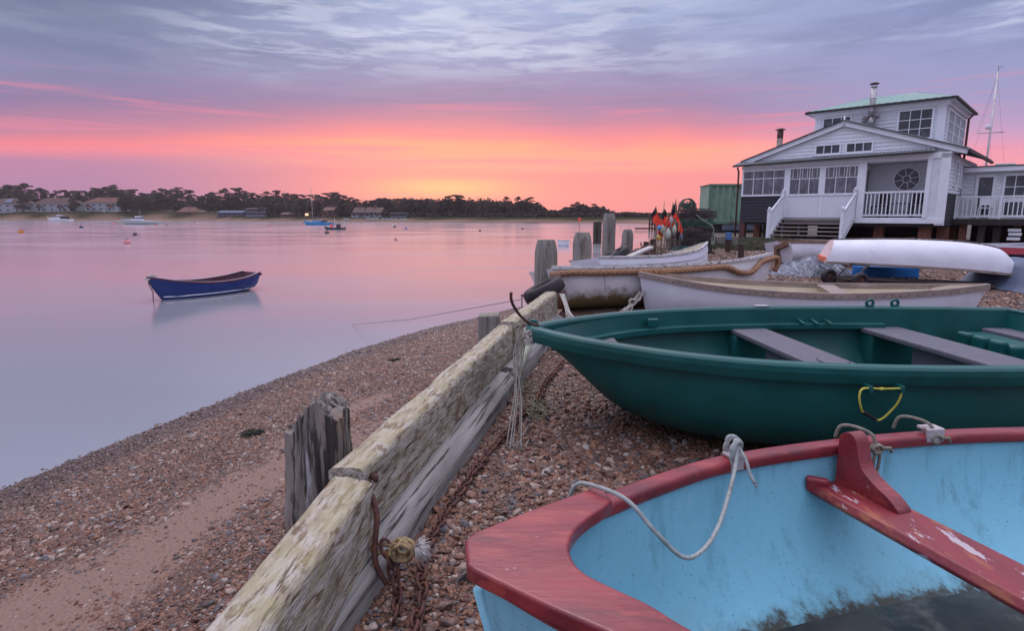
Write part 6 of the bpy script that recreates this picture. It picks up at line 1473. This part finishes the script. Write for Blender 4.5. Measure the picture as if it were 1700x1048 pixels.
fh('red-roofed brick house with a pale gable behind the blue yacht mast', 537, 559, 357, 349, 343.5, 270, roof=FROOF2, wall=FBR, hip=False, nwin=3, gables=(-2.,))
fh('half-timbered cottage with a steep roof, left one of the gabled pair', 586, 603, 359.5, 353, 344, 257, timber=True, nwin=3, gables=(-1.2,), hip=False)
fh('half-timbered cottage with white gables, right one of the gabled pair', 606, 634, 359.5, 353, 344, 257, timber=True, nwin=4, gables=(-2.4, 1.8), hip=False)
fh('low dark glass-fronted pavilion right of the half-timbered cottages', 648, 674, 359.8, 354, 353, 252, roof=FTIM, wall=mat('grey_chalet_wall', (0, 0, 0)), hip=False, nwin=6, chim=0, storeys=1, name='pavilion')
for px, lab in ((174, 'small white car, left of three below the white houses'), (188, 'small white car, middle of three below the white houses'), (194, 'small white car, right of three below the white houses')):  # three white cars, shaped as the same rounded shells as the dinghies
    p = at(px, 359, 322); p.z = gz(p.x, 322); MB().sphere(p + Vector((0, 0, .15)), .8, 12, (1.3, .7, .6)).build('upturned_dinghy_or_car', FWALL, label=lab, cat='boat', group='upturned dinghies on the far beach')
for i, px in enumerate((576, 581, 614, 619, 623, 629, 638, 645, 652, 659, 668, 674)):
    y = interp((px - 850) / FPX * 245, FARY) + 9; p = Vector(((px - 850) / FPX * y, y, 0)); p.z = gz(p.x, p.y)
    MB().sphere(p + Vector((0, 0, .2)), .62, 12, (1.4, .7, .65)).build('upturned_dinghy_or_car', FWALL, label='tiny white upturned dinghy in the row on the far beach below the timbered cottages', cat='boat', group='upturned dinghies on the far beach')
# ---------------------------------------------------------------- boats and buoys on the river
def cabin(name, label, px0, px1, yw, hm_, sup, rz=0., extra=None, cat='boat'):
    a = gp(px0, yw, WL); b = gp(px1, yw, WL); L = b.x - a.x; h = Hull(L, [(0, .03), (.2, L * .10), (.5, L * .15), (1, L * .13)], [(0, L * .15), (.4, L * .10), (1, L * .085)], [(0, .0), (.3, -.2), (1, -.2)], rake=L * .09, e=.7)
    t = thing(name, label, cat, (a.x, a.y, WL), rz); h.shell(30, 16).build('hull', hm_, t)
    MB().add([h.pt(i / 20, 1) + Vector((0, 0, -.03)) for i in range(21)] + [h.pt(i / 20, -1) + Vector((0, 0, -.03)) for i in reversed(range(21))], [tuple(range(42))]).build('deck', FWALL, t)
    for nm, x0, x1, w_, z0, z1, m, sl in sup:
        x0 *= L; x1 *= L; w_ *= L; z0 *= L; z1 *= L; s = sl * (z1 - z0)
        MB().hexa([Vector(q) for q in ((x0, -w_, z0), (x1, -w_, z0), (x1, w_, z0), (x0, w_, z0), (x0 + s, -w_ * .85, z1), (x1 - s * .3, -w_ * .85, z1), (x1 - s * .3, w_ * .85, z1), (x0 + s, w_ * .85, z1))]).build(nm, m, t)
    if extra: extra(t, L, h)
    return t
WB = mat('white_boat_paint', (.55, .56, .60), .4, .06, 1)
def rail(t, L, h):
    MB().tube([h.pt(i / 12, 1) + Vector((0, 0, .6)) for i in range(7)], .03, 4).tube([h.pt(0, 1) + Vector((0, 0, z)) for z in (0, .6)], .03, 4).build('bow_rail', STEEL, t)
    MB().tube([(L * .5, 0, L * .2), (L * .5, 0, L * .36)], .04, 5).build('aerial', STEEL, t)
cabin('motor_cruiser', 'white motor cruiser with dark windows, farthest left on the river', 79, 119, 367.2, WB, (('cabin', .22, .62, .10, .10, .19, WB, 1.5), ('windscreen', .30, .60, .092, .16, .215, FDARK, 1.2), ('canopy', .6, .86, .095, .085, .2, FDARK, .2), ('flybridge', .42, .62, .07, .215, .25, WB, .6)), extra=rail)
cabin('motorboat', 'long pale grey motorboat with a small white wheelhouse, moored before the white houses', 202, 266, 372.8, mat('pale_grey_hull', (.30, .32, .33), .5, .1, 1), (('cabin', .24, .40, .07, .09, .15, WB, 1.), ('wheelhouse', .34, .56, .075, .09, .215, WB, .5), ('window_band', .345, .555, .074, .155, .195, FDARK, .5)), extra=rail)
def yrig(t, L, h):
    mz = at(519, 311, 170).z - WL; mx = L * .32
    MB().tube([(mx, 0, .8), (mx, 0, mz)], [.1, .05], 6).build('mast', mat('pale_mast', (.35, .28, .26), .5, .1, 1), t)
    MB().tube([(0.1, 0, 1.3), (mx, 0, mz - .4)], .018, 4).tube([(L - .1, 0, 1.0), (mx, 0, mz - .1)], .018, 4).build('stay', STEEL, t)
    MB().tube([(mx, 0, 2.0), (L * .8, 0, 2.0)], .13, 8).build('boom', FDARK, t)
    MB().tube([(mx - .7, 0, mz * .62), (mx + .7, 0, mz * .62)], .03, 4).build('spreader', STEEL, t)
cabin('sailing_yacht', 'sky blue sailing yacht with a bare mast moored on the river', 504, 553, 373.6, mat('sky_blue_hull', (.03, .20, .42), .45, .08, 1), (('coachroof', .3, .66, .07, .09, .15, mat('sky_blue_hull', (0, 0, 0)), 1.), ('cover', .62, .8, .07, .10, .16, FDARK, .4)), extra=yrig)
def fgear(t, L, h):
    MB().tube([(L * .85, 0, .3), (L * .85, 0, 1.35), ], .04, 5).tube([(L * .98, 0, .3), (L * .98, 0, 1.35)], .04, 5).tube([(L * .8, 0, 1.35), (L, 0, 1.35)], .05, 5).tube([(L * .8, 0, .95), (L, 0, .95)], .03, 5).build('gantry', STEEL, t)
    MB().sphere((L * .36, -.3, .75), .24, 10).sphere((L * .42, -.35, .62), .2, 10).build('fender', FRED, t)
    MB().tube([(L * .5, .1, .3), (L * .52, .1, 2.2)], .035, 5).build('aerial', STEEL, t)
cabin('fishing_boat', 'small black open fishing boat with red fenders in front of the blue yacht', 538, 573, 381.2, mat('black_green_hull', (.02, .028, .03), .6, .2, 1), (('engine_box', .60, .78, .09, .09, .26, FDARK, .1),), extra=fgear)
a = gp(925, 408, WL); b = gp(945, 408, WL)
ph = Hull(b.x - a.x, [(0, .30), (.5, .42), (1, .36)], [(0, .5), (.5, .42), (1, .48)], [(0, .05), (.4, -.1), (1, .0)], rake=.08, srake=.08, e=.6)
t = thing('pram_dinghy', 'small white pram dinghy afloat between the two nearest mooring posts', 'boat', (a.x, a.y, WL)); e_ = ph.shell(24, 16)
e_.add([ph.pt(0, -1 + 2 * i / 16) for i in range(17)], [tuple(reversed(range(17)))]); e_.build('hull', WHULL, t); MB().sweep(ph.loop(0, 0, 24), rect(.05, .05)).build('gunwale', MATS['old_white_gunwale'], t)
MB().add([ph.pt(i / 20, 1) + Vector((0, -.03, -.08)) for i in range(21)] + [ph.pt(i / 20, -1) + Vector((0, .03, -.08)) for i in reversed(range(21))], [tuple(range(42))]).build('inner_hull', DKPOST, t)
BC = {'o': (.45, .16, .02), 'n': (.02, .03, .10), 'p': (.50, .16, .17), 'd': (.05, .03, .04), 'r': (.40, .06, .06), 'b': (.06, .12, .28), 'w': (.5, .45, .45)}
for px, py, w_, c, lab in ((35, 386.5, 9, 'o', 'orange mooring buoy with a dark pick-up stick, farthest left'), (135, 378.5, 6.5, 'n', 'navy blue mooring buoy below the middle white house'), (190, 372.5, 5.5, 'p', 'small pink mooring buoy left of the grey motorboat'),
    (224, 390.5, 7, 'd', 'dark mooring buoy with a white tag above the large pink buoy'), (211, 404.5, 10.5, 'p', 'large faded pink mooring buoy, nearest on the left side'), (260, 374, 4, 'r', 'tiny dark red buoy at the stern of the grey motorboat'), (277, 374.5, 3, 'd', 'tiny dark buoy right of the grey motorboat'),
    (323, 369, 3, 'd', 'tiny dark buoy off the red-roofed cottage'), (450, 377, 4.5, 'p', 'small pink mooring buoy left of the blue yacht'), (502.5, 372.5, 3.5, 'r', 'tiny dark red buoy at the bow of the blue yacht'), (531, 381, 4, 'p', 'tiny pink buoy at the bow of the black fishing boat'),
    (543, 387.5, 7.5, 'd', 'dark and white buoy below the black fishing boat'), (653, 374.5, 4, 'w', 'small whitish buoy above a dark one, centre of the river'), (655, 377.5, 5, 'd', 'small dark buoy just under the whitish one in the centre of the river'), (657, 399, 6.5, 'p', 'pink red mooring buoy in the centre of the river, nearest there'),
    (674, 380.5, 5, 'b', 'blue mooring buoy right of the dark one in the centre of the river'), (708, 370.5, 3, 'd', 'tiny dark buoy near the far beach'), (797, 384, 4.5, 'd', 'dark mooring buoy alone right of the blue buoy'), (867.5, 380.5, 4, 'd', 'tiny dark buoy left of the nearest mooring post')):
    c0_ = gp(px, py, WL); r_ = w_ / 2 * c0_.y / FPX; t = thing('mooring_buoy', lab, 'buoy', (c0_.x, c0_.y, WL), group='mooring buoys on the river')
    MB().sphere((0, 0, r_ * .25), r_, 16, (1, 1, .8)).build('float', mat('buoy_' + {'o': 'orange', 'n': 'navy', 'p': 'pink', 'd': 'dark', 'r': 'red', 'b': 'blue', 'w': 'white'}[c], BC[c], .5, .15, 4), t)
    MB().tube([(.0, 0, r_), (.0, 0, r_ * 1.35)], r_ * .12, 6).tube([(r_ * .2 * math.cos(a), 0, r_ * 1.4 + r_ * .2 * math.sin(a)) for a in [2 * math.pi * i / 10 for i in range(10)]], r_ * .06, 5, True).build('ring', DARKIRON, t)
    if px in (35, 224, 190): MB().tube([(0, 0, r_ * .8), (r_ * 1.1, 0, r_ * 1.2), (r_ * 2.3, 0, r_ * .1)], r_ * .07, 5).build('pickup_stick', DARKIRON, t)
p = gp(962, 382, WL); t = thing('channel_marker', 'thin red channel marker pole standing in the river beyond the posts', 'marker', p)
MB().tube([(0, 0, -1), (0, 0, 2.3)], .05, 6).build('pole', mat('buoy_red', (0, 0, 0)), t); MB().b2(-.22, .22, -.22, .22, 1.7, 2.2).build('topmark', FRED, t)
for i in range(9):
    p = gp(872 + i * 2.6, 371.3, WL); MB().tube([(p.x, p.y, WL - .5), (p.x, p.y, WL + .55)], .1, 5).build('groyne_stake', DKPOST, label='short dark stake in the row standing in the water off the far wood', cat='stake', group='row of stakes off the far shore')
# jetty at the bend
jt = thing('jetty', 'dark timber jetty with a piled end and thin hoop rails at the river bend', 'jetty', gp(1085, 383, WL))
j0 = gp(1055, 383, WL) - jt.location
MB().b2(j0.x, 9.5, -.6, .9, .25, .5).build('deck', DKPOST, jt)
for i in range(7): x = -.9 + i * .45 - (0 if i < 6 else 0); MB().b2(x - .12, x + .12, -.8, -.55, -1, 2.7 if i in (0, 6) else 2.2).build('pile', DKPOST, jt)
MB().b2(-.9, 1.8, -.9, -.8, 1.0, 1.25).b2(-.9, 1.8, -.9, -.8, 1.9, 2.1).build('waling', DKPOST, jt)
for i in range(3): x = j0.x - 2.6 + i * 1.5; MB().tube([(x, 0, -1), (x, 0, .6), (x + .25, 0, .95), (x + .9, 0, .95), (x + 1.1, 0, .6), (x + 1.1, 0, -1)], .04, 5).build('hoop_rail', STEEL, jt)
# ---------------------------------------------------------------- far haze
HZD = .0002
if HZD:
    hzm = bpy.data.materials.new('haze'); hzm.use_nodes = True; t = NT(hzm.node_tree); t.n.clear()
    pv = t.node('ShaderNodeVolumePrincipled'); pv.inputs['Color'].default_value = (.95, .78, .80, 1); pv.inputs['Density'].default_value = HZD; pv.inputs['Anisotropy'].default_value = .3
    o = t.node('ShaderNodeOutputMaterial'); t.l.new(pv.outputs[0], o.inputs['Volume'])
    MB().b2(-1010, 1010, -1010, 1010, -6, 32).build('haze', hzm, kind='stuff')
